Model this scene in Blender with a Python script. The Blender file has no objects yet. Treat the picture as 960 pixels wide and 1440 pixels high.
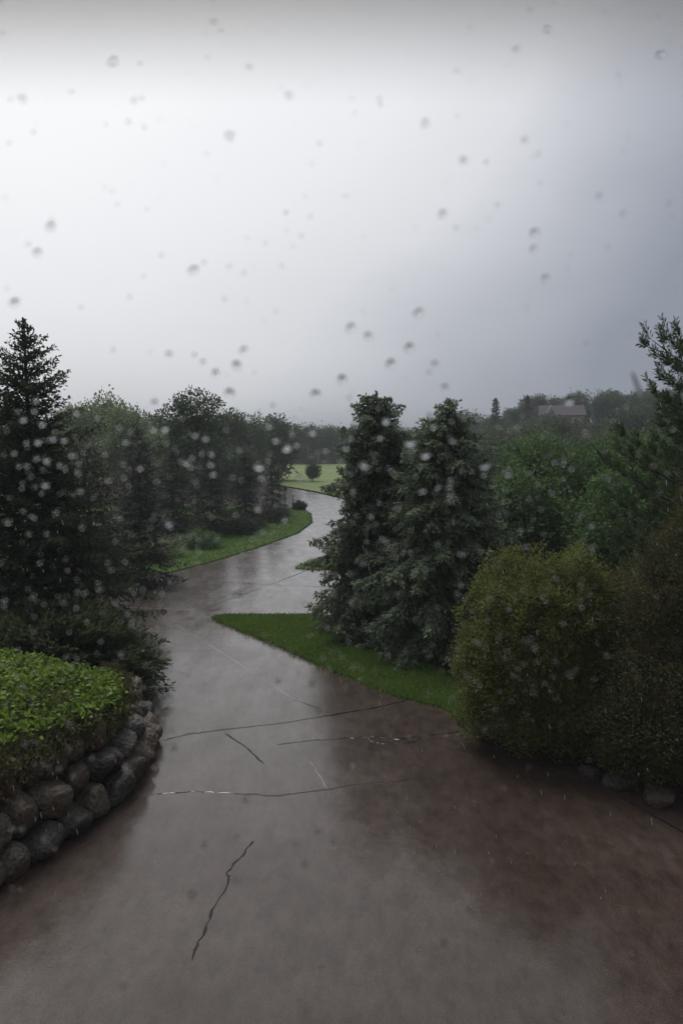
import bpy, bmesh, math, random
import numpy as np
from mathutils import Vector, Matrix
from mathutils.geometry import tessellate_polygon
R = math.radians
S = bpy.context.scene
COL = S.collection

# ------------------------------------------------------------------ camera
cam = bpy.data.cameras.new('camera')
camo = bpy.data.objects.new('camera', cam); COL.objects.link(camo)
camo.location = (0, 0, 5.0)
camo.rotation_euler = (R(90 - 5.25), 0, 0)
cam.sensor_fit = 'VERTICAL'; cam.sensor_height = 24.0
cam.lens = 24.0 * 1088 / 1440
cam.clip_start = 0.005; cam.clip_end = 3000
cam.dof.use_dof = True; cam.dof.focus_distance = 40.0
cam.dof.aperture_fstop = cam.lens / 2.0          # a phone's lens opening of 2 mm
S.camera = camo

# ------------------------------------------------------------------ sky and light
SUN_EL, SUN_AZ = 60.0, -34.0                     # high, ahead and to the left behind the cloud
W = bpy.data.worlds.new('World'); S.world = W; W.use_nodes = True
nt = W.node_tree; N = nt.nodes; Lk = nt.links
for n in list(N): N.remove(n)
def nd(t, **k):
    n = N.new(t)
    for a, b in k.items(): setattr(n, a, b)
    return n
def mth(op, a, b=None, c=None):
    n = nd('ShaderNodeMath', operation=op)
    for i, v in enumerate((a, b, c)):
        if v is None: continue
        if isinstance(v, (int, float)): n.inputs[i].default_value = v
        else: Lk.new(v, n.inputs[i])
    return n.outputs[0]
out = nd('ShaderNodeOutputWorld')
sky = nd('ShaderNodeTexSky', sky_type='NISHITA', sun_disc=False)
sky.sun_elevation = R(SUN_EL); sky.sun_rotation = R(SUN_AZ); sky.dust_density = 4
bg1 = nd('ShaderNodeBackground'); bg1.inputs[1].default_value = 0.06
Lk.new(sky.outputs[0], bg1.inputs[0])
# the cloud deck: bright where the sun stands behind it, darker to the right and towards the horizon
tc = nd('ShaderNodeTexCoord')
def dirv(az, el): return (math.sin(R(az))*math.cos(R(el)), math.cos(R(az))*math.cos(R(el)), math.sin(R(el)))
dt = nd('ShaderNodeVectorMath', operation='DOT_PRODUCT'); dt.inputs[1].default_value = dirv(-26, 35)
Lk.new(tc.outputs['Generated'], dt.inputs[0])
mp = nd('ShaderNodeMapping'); mp.inputs['Scale'].default_value = (1.0, 1.0, 2.6)
Lk.new(tc.outputs['Generated'], mp.inputs[0])
ns = nd('ShaderNodeTexNoise'); ns.inputs['Scale'].default_value = 1.5; ns.inputs['Detail'].default_value = 5; ns.inputs['Roughness'].default_value = 0.5
Lk.new(mp.outputs[0], ns.inputs['Vector'])
nz = mth('MULTIPLY', mth('SUBTRACT', ns.outputs['Fac'], 0.5), 0.13)
ang = mth('MULTIPLY', mth('ARCCOSINE', mth('MINIMUM', mth('ADD', dt.outputs['Value'], 0.0), 0.9999)), 57.3)
fac = mth('DIVIDE', ang, 90.0)
fac = mth('ADD', fac, nz)
ramp = nd('ShaderNodeValToRGB'); cr = ramp.color_ramp
pts = [(0.0, (1.12, 1.12, 1.13)), (0.20, (1.02, 1.025, 1.04)), (0.31, (0.91, 0.92, 0.95)), (0.40, (0.77, 0.785, 0.82)),
       (0.48, (0.52, 0.54, 0.595)), (0.57, (0.29, 0.32, 0.385)), (0.66, (0.25, 0.28, 0.345)), (1.0, (0.27, 0.29, 0.33))]
cr.elements[0].position = pts[0][0]; cr.elements[0].color = pts[0][1] + (1,)
cr.elements[1].position = pts[-1][0]; cr.elements[1].color = pts[-1][1] + (1,)
for p, c in pts[1:-1]:
    e = cr.elements.new(p); e.color = c + (1,)
Lk.new(fac, ramp.inputs[0])
bg2 = nd('ShaderNodeBackground'); bg2.inputs[1].default_value = 1.0
Lk.new(ramp.outputs[0], bg2.inputs[0])
mx = nd('ShaderNodeMixShader'); mx.inputs[0].default_value = 0.94
Lk.new(bg1.outputs[0], mx.inputs[1]); Lk.new(bg2.outputs[0], mx.inputs[2]); Lk.new(mx.outputs[0], out.inputs[0])

sl = bpy.data.lights.new('sun', 'SUN'); sl.energy = 1.5; sl.angle = R(25); sl.color = (1, 0.97, 0.93)
so = bpy.data.objects.new('sun', sl); COL.objects.link(so)
so.rotation_euler = Vector(dirv(SUN_AZ, SUN_EL)).to_track_quat('Z', 'Y').to_euler()
so.location = (0, 0, 30)

S.view_settings.view_transform = 'Standard'; S.view_settings.look = 'None'
S.view_settings.exposure = 0.0; S.view_settings.gamma = 1.0; S.view_settings.use_curve_mapping = False
S.render.engine = 'CYCLES'
cy = S.cycles
cy.use_denoising = True; cy.max_bounces = 6; cy.diffuse_bounces = 2; cy.glossy_bounces = 3
cy.transmission_bounces = 5; cy.transparent_max_bounces = 8; cy.volume_bounces = 1
cy.caustics_refractive = False; cy.caustics_reflective = False; cy.sample_clamp_indirect = 4.0

# ------------------------------------------------------------------ helpers
def tag(o, label=None, cat=None, group=None, kind=None):
    if label: o['label'] = label
    if cat: o['category'] = cat
    if group: o['group'] = group
    if kind: o['kind'] = kind
    return o
def link(name, me, m=None, parent=None, loc=None):
    if m and not me.materials: me.materials.append(m)
    o = bpy.data.objects.new(name, me); COL.objects.link(o)
    if parent: o.parent = parent
    if loc is not None: o.location = loc
    return o
def empty(name, loc=(0, 0, 0), rz=0):
    o = bpy.data.objects.new(name, None); COL.objects.link(o); o.empty_display_size = 0.3
    o.location = loc; o.rotation_euler.z = rz
    return o
def arr_mesh(name, V, F, tint=None, smooth=False):
    """V (n,3), F (m,k) arrays -> mesh"""
    V = np.asarray(V, dtype=np.float32); F = np.asarray(F, dtype=np.int32)
    me = bpy.data.meshes.new(name); k = F.shape[1]
    me.vertices.add(len(V)); me.vertices.foreach_set('co', V.ravel())
    me.loops.add(F.size); me.loops.foreach_set('vertex_index', F.ravel())
    me.polygons.add(len(F)); me.polygons.foreach_set('loop_start', np.arange(0, F.size, k, dtype=np.int32))
    me.polygons.foreach_set('loop_total', np.full(len(F), k, dtype=np.int32))
    if smooth: me.polygons.foreach_set('use_smooth', np.ones(len(F), dtype=bool))
    if tint is not None:
        a = me.attributes.new('tint', 'FLOAT', 'POINT'); a.data.foreach_set('value', np.asarray(tint, dtype=np.float32))
    me.update(calc_edges=True); me.validate()
    return me
def bm_mesh(name, bm, smooth=False):
    me = bpy.data.meshes.new(name); bm.to_mesh(me); bm.free()
    if smooth:
        for p in me.polygons: p.use_smooth = True
    return me
def box_bm(bm, x0, x1, y0, y1, z0, z1, bev=0):
    r = bmesh.ops.create_cube(bm, size=1)
    for v in r['verts']:
        v.co = Vector((x0 + (v.co.x + .5)*(x1-x0), y0 + (v.co.y + .5)*(y1-y0), z0 + (v.co.z + .5)*(z1-z0)))
    if bev:
        es = list({e for v in r['verts'] for e in v.link_edges})
        bmesh.ops.bevel(bm, geom=es, offset=bev, segments=2, affect='EDGES')
def tube(bm, pts, rad, seg=8):
    rings = []
    for i, p in enumerate(pts):
        p = Vector(p); a = Vector(pts[max(0, i-1)]); b = Vector(pts[min(len(pts)-1, i+1)])
        d = (b-a).normalized(); u = d.orthogonal().normalized(); v = d.cross(u)
        if i and abs(d.z) > .5:
            u = Vector((1, 0, 0)); u = (u - d*u.dot(d)).normalized(); v = d.cross(u)
        elif abs(d.z) > .5:
            u = Vector((1, 0, 0)); u = (u - d*u.dot(d)).normalized(); v = d.cross(u)
        else:
            u = Vector((0, 0, 1)); u = (u - d*u.dot(d)).normalized(); v = d.cross(u)
        r = rad[i] if hasattr(rad, '__len__') else rad
        rings.append([bm.verts.new(p + u*r*math.cos(6.2832*k/seg) + v*r*math.sin(6.2832*k/seg)) for k in range(seg)])
    for a, b in zip(rings, rings[1:]):
        for k in range(seg): bm.faces.new((a[k], a[(k+1) % seg], b[(k+1) % seg], b[k]))
    bm.faces.new(rings[0][::-1]); bm.faces.new(rings[-1])

# ------------------------------------------------------------------ materials
def mat(name):
    m = bpy.data.materials.new(name); m.use_nodes = True
    t = m.node_tree; return m, t, t.nodes['Principled BSDF']
def plain(name, col, rough=.6, metal=0, noise=0, scale=8, bump=0):
    m, t, b = mat(name); b.inputs['Roughness'].default_value = rough; b.inputs['Metallic'].default_value = metal
    if noise or bump:
        tc = t.nodes.new('ShaderNodeTexCoord'); n = t.nodes.new('ShaderNodeTexNoise')
        n.inputs['Scale'].default_value = scale; n.inputs['Detail'].default_value = 6
        t.links.new(tc.outputs['Object'], n.inputs['Vector'])
        r = t.nodes.new('ShaderNodeValToRGB'); r.color_ramp.elements[0].position = .3; r.color_ramp.elements[1].position = .7
        r.color_ramp.elements[0].color = tuple(c*(1-noise) for c in col) + (1,)
        r.color_ramp.elements[1].color = tuple(min(1, c*(1+noise)) for c in col) + (1,)
        t.links.new(n.outputs['Fac'], r.inputs[0]); t.links.new(r.outputs[0], b.inputs['Base Color'])
        if bump:
            bp = t.nodes.new('ShaderNodeBump'); bp.inputs['Strength'].default_value = bump; bp.inputs['Distance'].default_value = .05
            t.links.new(n.outputs['Fac'], bp.inputs['Height']); t.links.new(bp.outputs[0], b.inputs['Normal'])
    else: b.inputs['Base Color'].default_value = col + (1,)
    return m
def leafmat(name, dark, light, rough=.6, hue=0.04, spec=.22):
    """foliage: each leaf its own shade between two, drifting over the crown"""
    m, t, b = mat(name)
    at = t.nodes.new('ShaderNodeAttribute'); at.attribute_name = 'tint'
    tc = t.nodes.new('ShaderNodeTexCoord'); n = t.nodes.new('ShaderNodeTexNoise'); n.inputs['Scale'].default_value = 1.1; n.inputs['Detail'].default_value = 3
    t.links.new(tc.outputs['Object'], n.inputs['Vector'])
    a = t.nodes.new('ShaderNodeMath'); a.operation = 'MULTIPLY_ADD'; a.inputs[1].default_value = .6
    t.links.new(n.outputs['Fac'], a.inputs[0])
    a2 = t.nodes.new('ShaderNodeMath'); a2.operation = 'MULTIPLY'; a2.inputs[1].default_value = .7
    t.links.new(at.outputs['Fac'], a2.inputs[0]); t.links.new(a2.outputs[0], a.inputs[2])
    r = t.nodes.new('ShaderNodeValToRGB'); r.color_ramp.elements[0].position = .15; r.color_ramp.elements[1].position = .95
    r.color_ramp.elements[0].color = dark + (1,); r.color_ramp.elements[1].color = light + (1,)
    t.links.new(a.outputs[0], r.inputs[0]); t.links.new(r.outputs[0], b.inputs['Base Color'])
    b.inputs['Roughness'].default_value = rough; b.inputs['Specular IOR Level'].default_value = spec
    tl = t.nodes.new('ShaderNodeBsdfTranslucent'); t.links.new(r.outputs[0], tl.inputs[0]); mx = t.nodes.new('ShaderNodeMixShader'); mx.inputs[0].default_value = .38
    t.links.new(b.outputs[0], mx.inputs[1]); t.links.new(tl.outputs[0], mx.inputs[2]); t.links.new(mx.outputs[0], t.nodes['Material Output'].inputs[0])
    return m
M = {}
M['bark'] = plain('bark', (.055, .042, .034), .8, noise=.5, scale=14, bump=.6)
M['spruce'] = leafmat('spruce_needles', (.026, .034, .020), (.100, .118, .068))
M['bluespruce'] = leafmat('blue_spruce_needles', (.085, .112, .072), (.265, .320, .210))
M['bluespruce2'] = leafmat('darker_spruce_needles', (.075, .096, .062), (.225, .270, .180))  # slightly darker needle tone for the left of the two spruces
M['cedar'] = leafmat('cedar_sprays', (.045, .066, .018), (.255, .285, .085))
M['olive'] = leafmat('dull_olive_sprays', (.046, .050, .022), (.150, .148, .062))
M['pine'] = leafmat('pine_needles', (.026, .045, .022), (.100, .145, .065))
M['decid'] = leafmat('green_leaves', (.045, .085, .028), (.150, .250, .085))
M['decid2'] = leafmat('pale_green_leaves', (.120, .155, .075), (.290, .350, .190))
M['far'] = leafmat('far_leaves', (.045, .062, .034), (.130, .170, .092))
M['farc'] = leafmat('far_needles', (.036, .038, .034), (.098, .102, .084))
M['ivy'] = leafmat('ivy_leaves', (.035, .078, .012), (.270, .390, .060), rough=.5, spec=.2)
M['juniper'] = leafmat('juniper_sprays', (.028, .038, .020), (.092, .118, .055))

def ground_mat(name, a, b_, rough=.85, scale=3.0, fine=60, bump=.5, dist=.02):
    m, t, b = mat(name); L = t.links.new
    tc = t.nodes.new('ShaderNodeTexCoord')
    n1 = t.nodes.new('ShaderNodeTexNoise'); n1.inputs['Scale'].default_value = scale; n1.inputs['Detail'].default_value = 4
    n2 = t.nodes.new('ShaderNodeTexNoise'); n2.inputs['Scale'].default_value = fine; n2.inputs['Detail'].default_value = 4
    L(tc.outputs['Object'], n1.inputs['Vector']); L(tc.outputs['Object'], n2.inputs['Vector'])
    ad = t.nodes.new('ShaderNodeMath'); ad.operation = 'MULTIPLY_ADD'; ad.inputs[1].default_value = .5
    h = t.nodes.new('ShaderNodeMath'); h.operation = 'MULTIPLY'; h.inputs[1].default_value = .5
    L(n2.outputs['Fac'], h.inputs[0]); L(n1.outputs['Fac'], ad.inputs[0]); L(h.outputs[0], ad.inputs[2])
    r = t.nodes.new('ShaderNodeValToRGB'); r.color_ramp.elements[0].position = .35; r.color_ramp.elements[1].position = .65
    r.color_ramp.elements[0].color = a + (1,); r.color_ramp.elements[1].color = b_ + (1,)
    L(ad.outputs[0], r.inputs[0]); L(r.outputs[0], b.inputs['Base Color'])
    bp = t.nodes.new('ShaderNodeBump'); bp.inputs['Strength'].default_value = bump; bp.inputs['Distance'].default_value = dist
    L(n2.outputs['Fac'], bp.inputs['Height']); L(bp.outputs[0], b.inputs['Normal'])
    b.inputs['Roughness'].default_value = rough; b.inputs['Specular IOR Level'].default_value = .3
    return m
M['earth'] = ground_mat('woodland_earth', (.022, .022, .014), (.045, .048, .026))
M['mulch'] = ground_mat('wet_bark_mulch', (.030, .018, .015), (.085, .050, .042), fine=35, bump=1, dist=.04)
M['lawn'] = ground_mat('wet_lawn', (.050, .100, .020), (.085, .150, .032), scale=1.2)
M['field'] = ground_mat('pale_field_grass', (.14, .195, .065), (.22, .27, .095), scale=.12, fine=.9, bump=0)
M['blade'] = leafmat('grass_blades', (.075, .130, .026), (.210, .320, .070), rough=.5)

def concrete():
    m, t, b = mat('wet_concrete'); L = t.links.new; nn = t.nodes.new
    tc = nn('ShaderNodeTexCoord')
    def noise(s, d=5, r=.55, sc=None):
        n = nn('ShaderNodeTexNoise'); n.inputs['Scale'].default_value = s; n.inputs['Detail'].default_value = d; n.inputs['Roughness'].default_value = r
        if sc:
            mp = nn('ShaderNodeMapping'); mp.inputs['Scale'].default_value = sc; mp.inputs['Rotation'].default_value = (0, 0, R(12))
            L(tc.outputs['Object'], mp.inputs[0]); L(mp.outputs[0], n.inputs['Vector'])
        else: L(tc.outputs['Object'], n.inputs['Vector'])
        return n.outputs['Fac']
    def ramp(v, p0, c0, p1, c1):
        r = nn('ShaderNodeValToRGB'); r.color_ramp.elements[0].position = p0; r.color_ramp.elements[1].position = p1
        r.color_ramp.elements[0].color = c0 + (1,); r.color_ramp.elements[1].color = c1 + (1,); L(v, r.inputs[0]); return r.outputs[0]
    big = noise(.35, 6, .6); mid = noise(1.6, 8, .65); fine = noise(22, 6, .6); streak = noise(1.3, 9, .7, (1.8, .5, 1))
    c1 = ramp(big, .38, (.048, .031, .023), .70, (.084, .060, .049))
    c2 = ramp(noise(3.4, 12, .80, (1.5, .7, 1)), .38, (.60, .58, .57), .62, (1.36, 1.36, 1.36))
    mm = nn('ShaderNodeMix'); mm.data_type = 'RGBA'; mm.blend_type = 'MULTIPLY'; mm.inputs[0].default_value = 1
    L(c1, mm.inputs[6]); L(c2, mm.inputs[7])
    def patch(x, y, sx, sy, rot, thr):
        mp = nn('ShaderNodeMapping'); mp.vector_type = 'TEXTURE'; mp.inputs['Location'].default_value = (x, y, 0); mp.inputs['Scale'].default_value = (sx, sy, 1); mp.inputs['Rotation'].default_value = (0, 0, R(rot))
        g = nn('ShaderNodeTexGradient'); g.gradient_type = 'SPHERICAL'; L(tc.outputs['Object'], mp.inputs[0]); L(mp.outputs[0], g.inputs[0])
        mu = nn('ShaderNodeMath'); mu.operation = 'MULTIPLY'; L(g.outputs['Fac'], mu.inputs[0]); L(noise(4.5, 9, .75, (2.2, .6, 1)), mu.inputs[1])
        mr_ = nn('ShaderNodeMapRange'); mr_.inputs['From Min'].default_value = .05; mr_.inputs['From Max'].default_value = thr; L(mu.outputs[0], mr_.inputs[0]); return mr_.outputs[0]
    def blend(base, f, col, mode='MIX'):
        q = nn('ShaderNodeMix'); q.data_type = 'RGBA'; q.blend_type = mode; L(f, q.inputs[0]); L(base, q.inputs[6]); q.inputs[7].default_value = col + (1,); return q.outputs[2]
    c1 = blend(c1, patch(-1.75, 6.5, .38, 1.7, -6, .35), (.35, .33, .32), 'MULTIPLY')        # a long damp stain below the crack
    c1 = blend(c1, patch(-1.5, 11.6, .8, 2.4, 10, .55), (.19, .165, .155))                    # worn pale scuffs
    c1 = blend(c1, patch(-2.2, 17.5, 1.0, 4.5, 18, .6), (.17, .15, .14))
    c3 = ramp(noise(70, 3, .8), .38, (.45, .44, .44), .62, (1.5, 1.5, 1.5))
    c4 = ramp(noise(1.6, 9, .7, (2.6, .28, 1)), .40, (.74, .72, .70), .60, (1.34, 1.36, 1.38))       # long scuffs along the drive
    m4 = nn('ShaderNodeMix'); m4.data_type = 'RGBA'; m4.blend_type = 'MULTIPLY'; m4.inputs[0].default_value = 1
    L(c2, m4.inputs[6]); L(c4, m4.inputs[7]); c2 = m4.outputs[2]
    m2 = nn('ShaderNodeMix'); m2.data_type = 'RGBA'; m2.blend_type = 'MULTIPLY'; m2.inputs[0].default_value = 1
    L(mm.outputs[2], m2.inputs[6]); L(c3, m2.inputs[7]); L(m2.outputs[2], b.inputs['Base Color'])
    # water film: smoother and shinier in the low streaks
    rr = nn('ShaderNodeMapRange'); rr.inputs['From Min'].default_value = .36; rr.inputs['From Max'].default_value = .64
    rr.inputs['To Min'].default_value = .34; rr.inputs['To Max'].default_value = .62; L(streak, rr.inputs[0]); L(rr.outputs[0], b.inputs['Roughness'])
    r3 = nn('ShaderNodeMapRange'); r3.inputs['From Min'].default_value = .36; r3.inputs['From Max'].default_value = .62
    r3.inputs['To Min'].default_value = .07; r3.inputs['To Max'].default_value = .26; L(noise(1.1, 10, .74, (1.3, .8, 1)), r3.inputs[0]); L(r3.outputs[0], b.inputs['Coat Roughness'])
    b.inputs['Specular IOR Level'].default_value = .14; b.inputs['Coat Weight'].default_value = 1; b.inputs['Coat IOR'].default_value = 1.37
    b1 = nn('ShaderNodeBump'); b1.inputs['Strength'].default_value = .5; b1.inputs['Distance'].default_value = .01; L(mid, b1.inputs['Height'])
    b2 = nn('ShaderNodeBump'); b2.inputs['Strength'].default_value = .55; b2.inputs['Distance'].default_value = .006; L(fine, b2.inputs['Height']); L(b1.outputs[0], b2.inputs['Normal'])
    L(b2.outputs[0], b.inputs['Normal']); L(b1.outputs[0], b.inputs['Coat Normal'])
    return m
M['concrete'] = concrete()
M['tar'] = plain('wet_tar', (.018, .016, .016), .16)
M['joint'] = plain('pale_joint', (.30, .27, .26), .25)
M['groove'] = plain('dark_groove', (.012, .010, .009), .8)
def stonemat(name, col):
    m = plain(name, col, .5, noise=.6, scale=5, bump=1.0); return m
M['stones'] = [stonemat('wet_fieldstone_%s' % k, c) for k, c in (('grey', (.066, .058, .048)), ('brown', (.092, .060, .036)), ('pink', (.075, .052, .040)), ('pale', (.12, .098, .072)))]
M['metal'] = plain('dark_metal', (.02, .02, .022), .4, metal=.6)
M['wood'] = plain('white_painted_wood', (.75, .74, .72), .4)

# ------------------------------------------------------------------ foliage builders
def unit(a): return a/np.maximum(1e-9, np.linalg.norm(a, axis=-1, keepdims=True))
def leaves(C, D, Nn, L, Wd, tint):
    """diamond leaves: base points, directions, normals, lengths, widths"""
    D = unit(D); Sd = unit(np.cross(D, Nn)); L = L[:, None]; Wd = Wd[:, None]
    V = np.stack([C, C + D*L*.5 + Sd*Wd*.5, C + D*L, C + D*L*.5 - Sd*Wd*.5], 1).reshape(-1, 3)
    n = len(C); F = np.arange(4*n).reshape(n, 4)
    return V, F, np.repeat(tint, 4)
def clump_cloud(rng, lobes, K, m, cs, L, Wd, up=.3, shell=.55, flat=1.0, jit=.9):
    """leaf clumps spread through ellipsoid lobes [(cx,cy,cz,rx,ry,rz)]"""
    lobes = np.array(lobes, float)
    w = (lobes[:, 3]*lobes[:, 4]*lobes[:, 5])**(2/3); w /= w.sum()
    idx = rng.choice(len(lobes), K, p=w)
    d = unit(rng.normal(size=(K, 3)))
    rr = rng.uniform(shell**3, 1, K)**(1/3)
    ph = rng.uniform(0, 6.28, (len(lobes), 3))[idx]
    lump = 1 + .10*np.sin(5*d[:, 0]+ph[:, 0]) + .10*np.sin(6*d[:, 1]+ph[:, 1]) + .08*np.sin(7*d[:, 2]+ph[:, 2])
    P = lobes[idx, :3] + d*lobes[idx, 3:]*(rr*lump)[:, None]
    ct = rng.uniform(0, 1, K)
    Cn = np.repeat(P, m, 0); dn = np.repeat(d, m, 0)
    n = len(Cn)
    off = rng.normal(size=(n, 3))*cs*np.array([1, 1, flat]); C = Cn + off
    D = unit(off*1.0/cs + dn*.6 + np.array([0, 0, up]) + rng.normal(size=(n, 3))*jit*.5)
    Nn = unit(dn + np.array([0, 0, .5]) + rng.normal(size=(n, 3))*.6)
    t = np.clip(np.repeat(ct, m)*.6 + rng.uniform(0, .4, n), 0, 1)
    return leaves(C, D, Nn, L*rng.uniform(.6, 1.2, n), Wd*rng.uniform(.6, 1.2, n), t)
def conifer(rng, h, rb, z0=.3, dz=.28, nb=9, power=.8, droop=.35, rise=.15, twig=.1, tl=.42, tdroop=.25, nl=.075, nw=.02, step=.045, lumps=.25, lean=0, thick=0.03, gap=0.0):
    Vs, Fs, Ts = [], [], []; base = 0; boughs = []
    z = z0
    while z < h - .12:
        f = 1 - (z - z0)/(h - z0); r = rb*f**power
        k = max(4, int(round(nb*(.55 + .45*f)))); a0 = rng.uniform(0, 6.28)
        for j in range(k):
            if gap and rng.uniform() < gap: continue
            a = a0 + 6.283*(j + rng.uniform(-.3, .3))/k
            ln = max(.10, r*rng.uniform(1-lumps, 1+lumps*.45)); rad = np.array([math.cos(a), math.sin(a), 0]); tan = np.array([-math.sin(a), math.cos(a), 0])
            zz = z + rng.uniform(-.45, .45)*dz; dr = droop*(.3 + f)*ln; ri = rise*(1.8 - 1.3*f)*ln
            n = max(3, int(ln*(1)/twig)); t = (np.arange(n) + rng.uniform(0, 1, n)*.7)/n; t = np.clip(.06 + t*.94, 0, 1)
            cur = lambda t: np.outer(ln*t, rad) + np.outer(ri*2*t - dr*2.2*t*t + .9*dr*t**4, [0, 0, 1])
            B = cur(t) + np.array([0, 0, zz])
            bend = unit(cur(np.minimum(t+.02, 1.03)) - cur(t))
            boughs.append((zz, a, ln, ri, dr))
            for s in (-1, 1, 0):
                if s == 0:
                    Tb = B; Td = bend; tln = np.full(n, twig*1.6)
                else:
                    Tb = B; tln = tl*ln*(1 - t)*rng.uniform(.6, 1.1, n) + .10*min(1, ln*2)
                    Td = unit(bend*.75 + tan*s*(.75) + np.array([0, 0, -tdroop])*rng.uniform(.2, 1.6, n)[:, None] + rng.normal(size=(n, 3))*.12)
                cnt = np.maximum(2, (tln/step).astype(int)); I = np.repeat(np.arange(n), cnt)
                u = rng.uniform(0, 1, len(I))
                C = Tb[I] + Td[I]*(tln[I]*u)[:, None] + np.outer(-tdroop*.5*tln[I]*u*u, [0, 0, 1]) + rng.normal(size=(len(I), 3))*thick*.3
                D = Td[I]*1.0 + rng.normal(size=(len(I), 3))*.55
                Nn = np.array([0, 0, 1]) + rng.normal(size=(len(I), 3))*.6
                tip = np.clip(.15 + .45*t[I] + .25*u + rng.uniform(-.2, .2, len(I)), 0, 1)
                V, F, T = leaves(C, D, Nn, nl*rng.uniform(.7, 1.25, len(I)), nw*rng.uniform(.7, 1.4, len(I)), tip)
                Vs.append(V); Fs.append(F + base); Ts.append(T); base += len(V)
        z += dz*(.55 + .55*f)
    # leader
    n = 60; u = rng.uniform(0, 1, n)
    C = np.outer(h - .45 + u*.45, [0, 0, 1]); D = rng.normal(size=(n, 3))*.5 + [0, 0, 1]
    V, F, T = leaves(C, D, rng.normal(size=(n, 3)), np.full(n, nl), np.full(n, nw), u); Vs.append(V); Fs.append(F+base); Ts.append(T)
    return np.concatenate(Vs), np.concatenate(Fs), np.concatenate(Ts), boughs
def bough_mesh(boughs, r0=.018):
    bm = bmesh.new()
    for zz, a, ln, ri, dr in boughs:
        if ln < .25: continue
        pts = [(math.cos(a)*ln*t, math.sin(a)*ln*t, zz + ri*2*t - dr*2.2*t*t + .9*dr*t**4) for t in (0, .35, .7, .95)]
        tube(bm, pts, [r0*(.5+ln*.5), r0*.7, r0*.4, .003], 4)
    return bm_mesh('boughs', bm, True)
def trunk_mesh(h, r, seed=0, limbs=(), seg=9):
    rnd = random.Random(seed); bm = bmesh.new(); pts = []; rad = []
    n = 7
    for i in range(n+1):
        t = i/n; pts.append((rnd.uniform(-1, 1)*.03*h*.3*t, rnd.uniform(-1, 1)*.03*h*.3*t, -0.15 + (h+.15)*t)); rad.append(r*(1.25 if i == 0 else 1)*(1-t*.85))
    tube(bm, pts, rad, seg)
    for (z, a, ln, rise, rr) in limbs:
        P = [Vector((math.cos(a)*ln*t, math.sin(a)*ln*t, z + rise*t + .15*rise*math.sin(3*t))) for t in (0, .3, .6, 1)]
        tube(bm, P, [rr, rr*.75, rr*.5, rr*.2], 6)
        for q in (1, 2):
            for sgn in (-1, 1):
                A = P[q]; a2 = a + sgn*rnd.uniform(.5, .9); l2 = ln*.45
                tube(bm, [A, A + Vector((math.cos(a2)*l2*.5, math.sin(a2)*l2*.5, rise*.25)), A + Vector((math.cos(a2)*l2, math.sin(a2)*l2, rise*.5))], [rr*.5, rr*.3, rr*.1], 5)
    return bm_mesh('trunk', bm, True)
def make_tree(name, loc, label, cat, crown, cm, trunk, limb=None, group=None, rz=0, scale=None):
    o = empty(name, loc, rz); tag(o, label, cat, group)
    if scale: o.scale = scale
    V, F, T = crown
    link('crown', arr_mesh('crown', V, F, T), M[cm], o)
    link('trunk', trunk, M['bark'], o)
    if limb is not None: link('bough', limb, M['bark'], o)['kind'] = 'stuff'
    return o
def copy_tree(src, loc, rz, scale, label):
    c = src.copy(); COL.objects.link(c); c.location = loc; c.rotation_euler.z = rz; c.scale = scale; c['label'] = label
    for ch in src.children:
        d = ch.copy(); COL.objects.link(d); d.parent = c
    return c

# ------------------------------------------------------------------ terrain, roads, lawns
def sm(a, b, v):
    t = min(1, max(0, (v-a)/(b-a))); return t*t*(3-2*t)
def hgt(x, y):
    h = 8.0*sm(14, 48, x)*sm(70, 150, y) + 3.5*sm(-25, -90, x)*sm(60, 200, y) + 3.0*sm(180, 420, y)
    h += 8*sm(60, 260, x)*sm(60, 200, y)
    return h - .08
def terrain():
    xs = np.unique(np.concatenate([np.linspace(-900, -150, 12), np.linspace(-150, 150, 76), np.linspace(150, 900, 12)]))
    ys = np.unique(np.concatenate([np.linspace(-600, -20, 8), np.linspace(-20, 300, 81), np.linspace(300, 1500, 16)]))
    V = [(x, y, hgt(x, y)) for y in ys for x in xs]; nx = len(xs)
    F = [(j*nx+i, j*nx+i+1, (j+1)*nx+i+1, (j+1)*nx+i) for j in range(len(ys)-1) for i in range(nx-1)]
    return arr_mesh('ground', V, F, smooth=True)
tag(link('ground', terrain(), M['earth']), kind='structure')
def smooth_poly(pts, it=1):
    for _ in range(it):
        q = []
        for i, p in enumerate(pts):
            a = pts[(i+1) % len(pts)]
            q += [(p[0]*.75+a[0]*.25, p[1]*.75+a[1]*.25), (p[0]*.25+a[0]*.75, p[1]*.25+a[1]*.75)]
        pts = q
    return pts
def slab(name, poly, ztop, zbot, m, grid=None):
    vs = [Vector((x, y, ztop)) for x, y in poly]; n = len(vs)
    tris = tessellate_polygon([vs]); bm = bmesh.new()
    top = [bm.verts.new(v) for v in vs]; bot = [bm.verts.new((v.x, v.y, zbot)) for v in vs]
    for t in tris:
        try: bm.faces.new([top[i] for i in t])
        except ValueError: pass
    for i in range(n): bm.faces.new((top[i], bot[i], bot[(i+1) % n], top[(i+1) % n]))
    bmesh.ops.recalc_face_normals(bm, faces=bm.faces)
    return tag(link(name, bm_mesh(name, bm), m), kind='structure')
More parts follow.
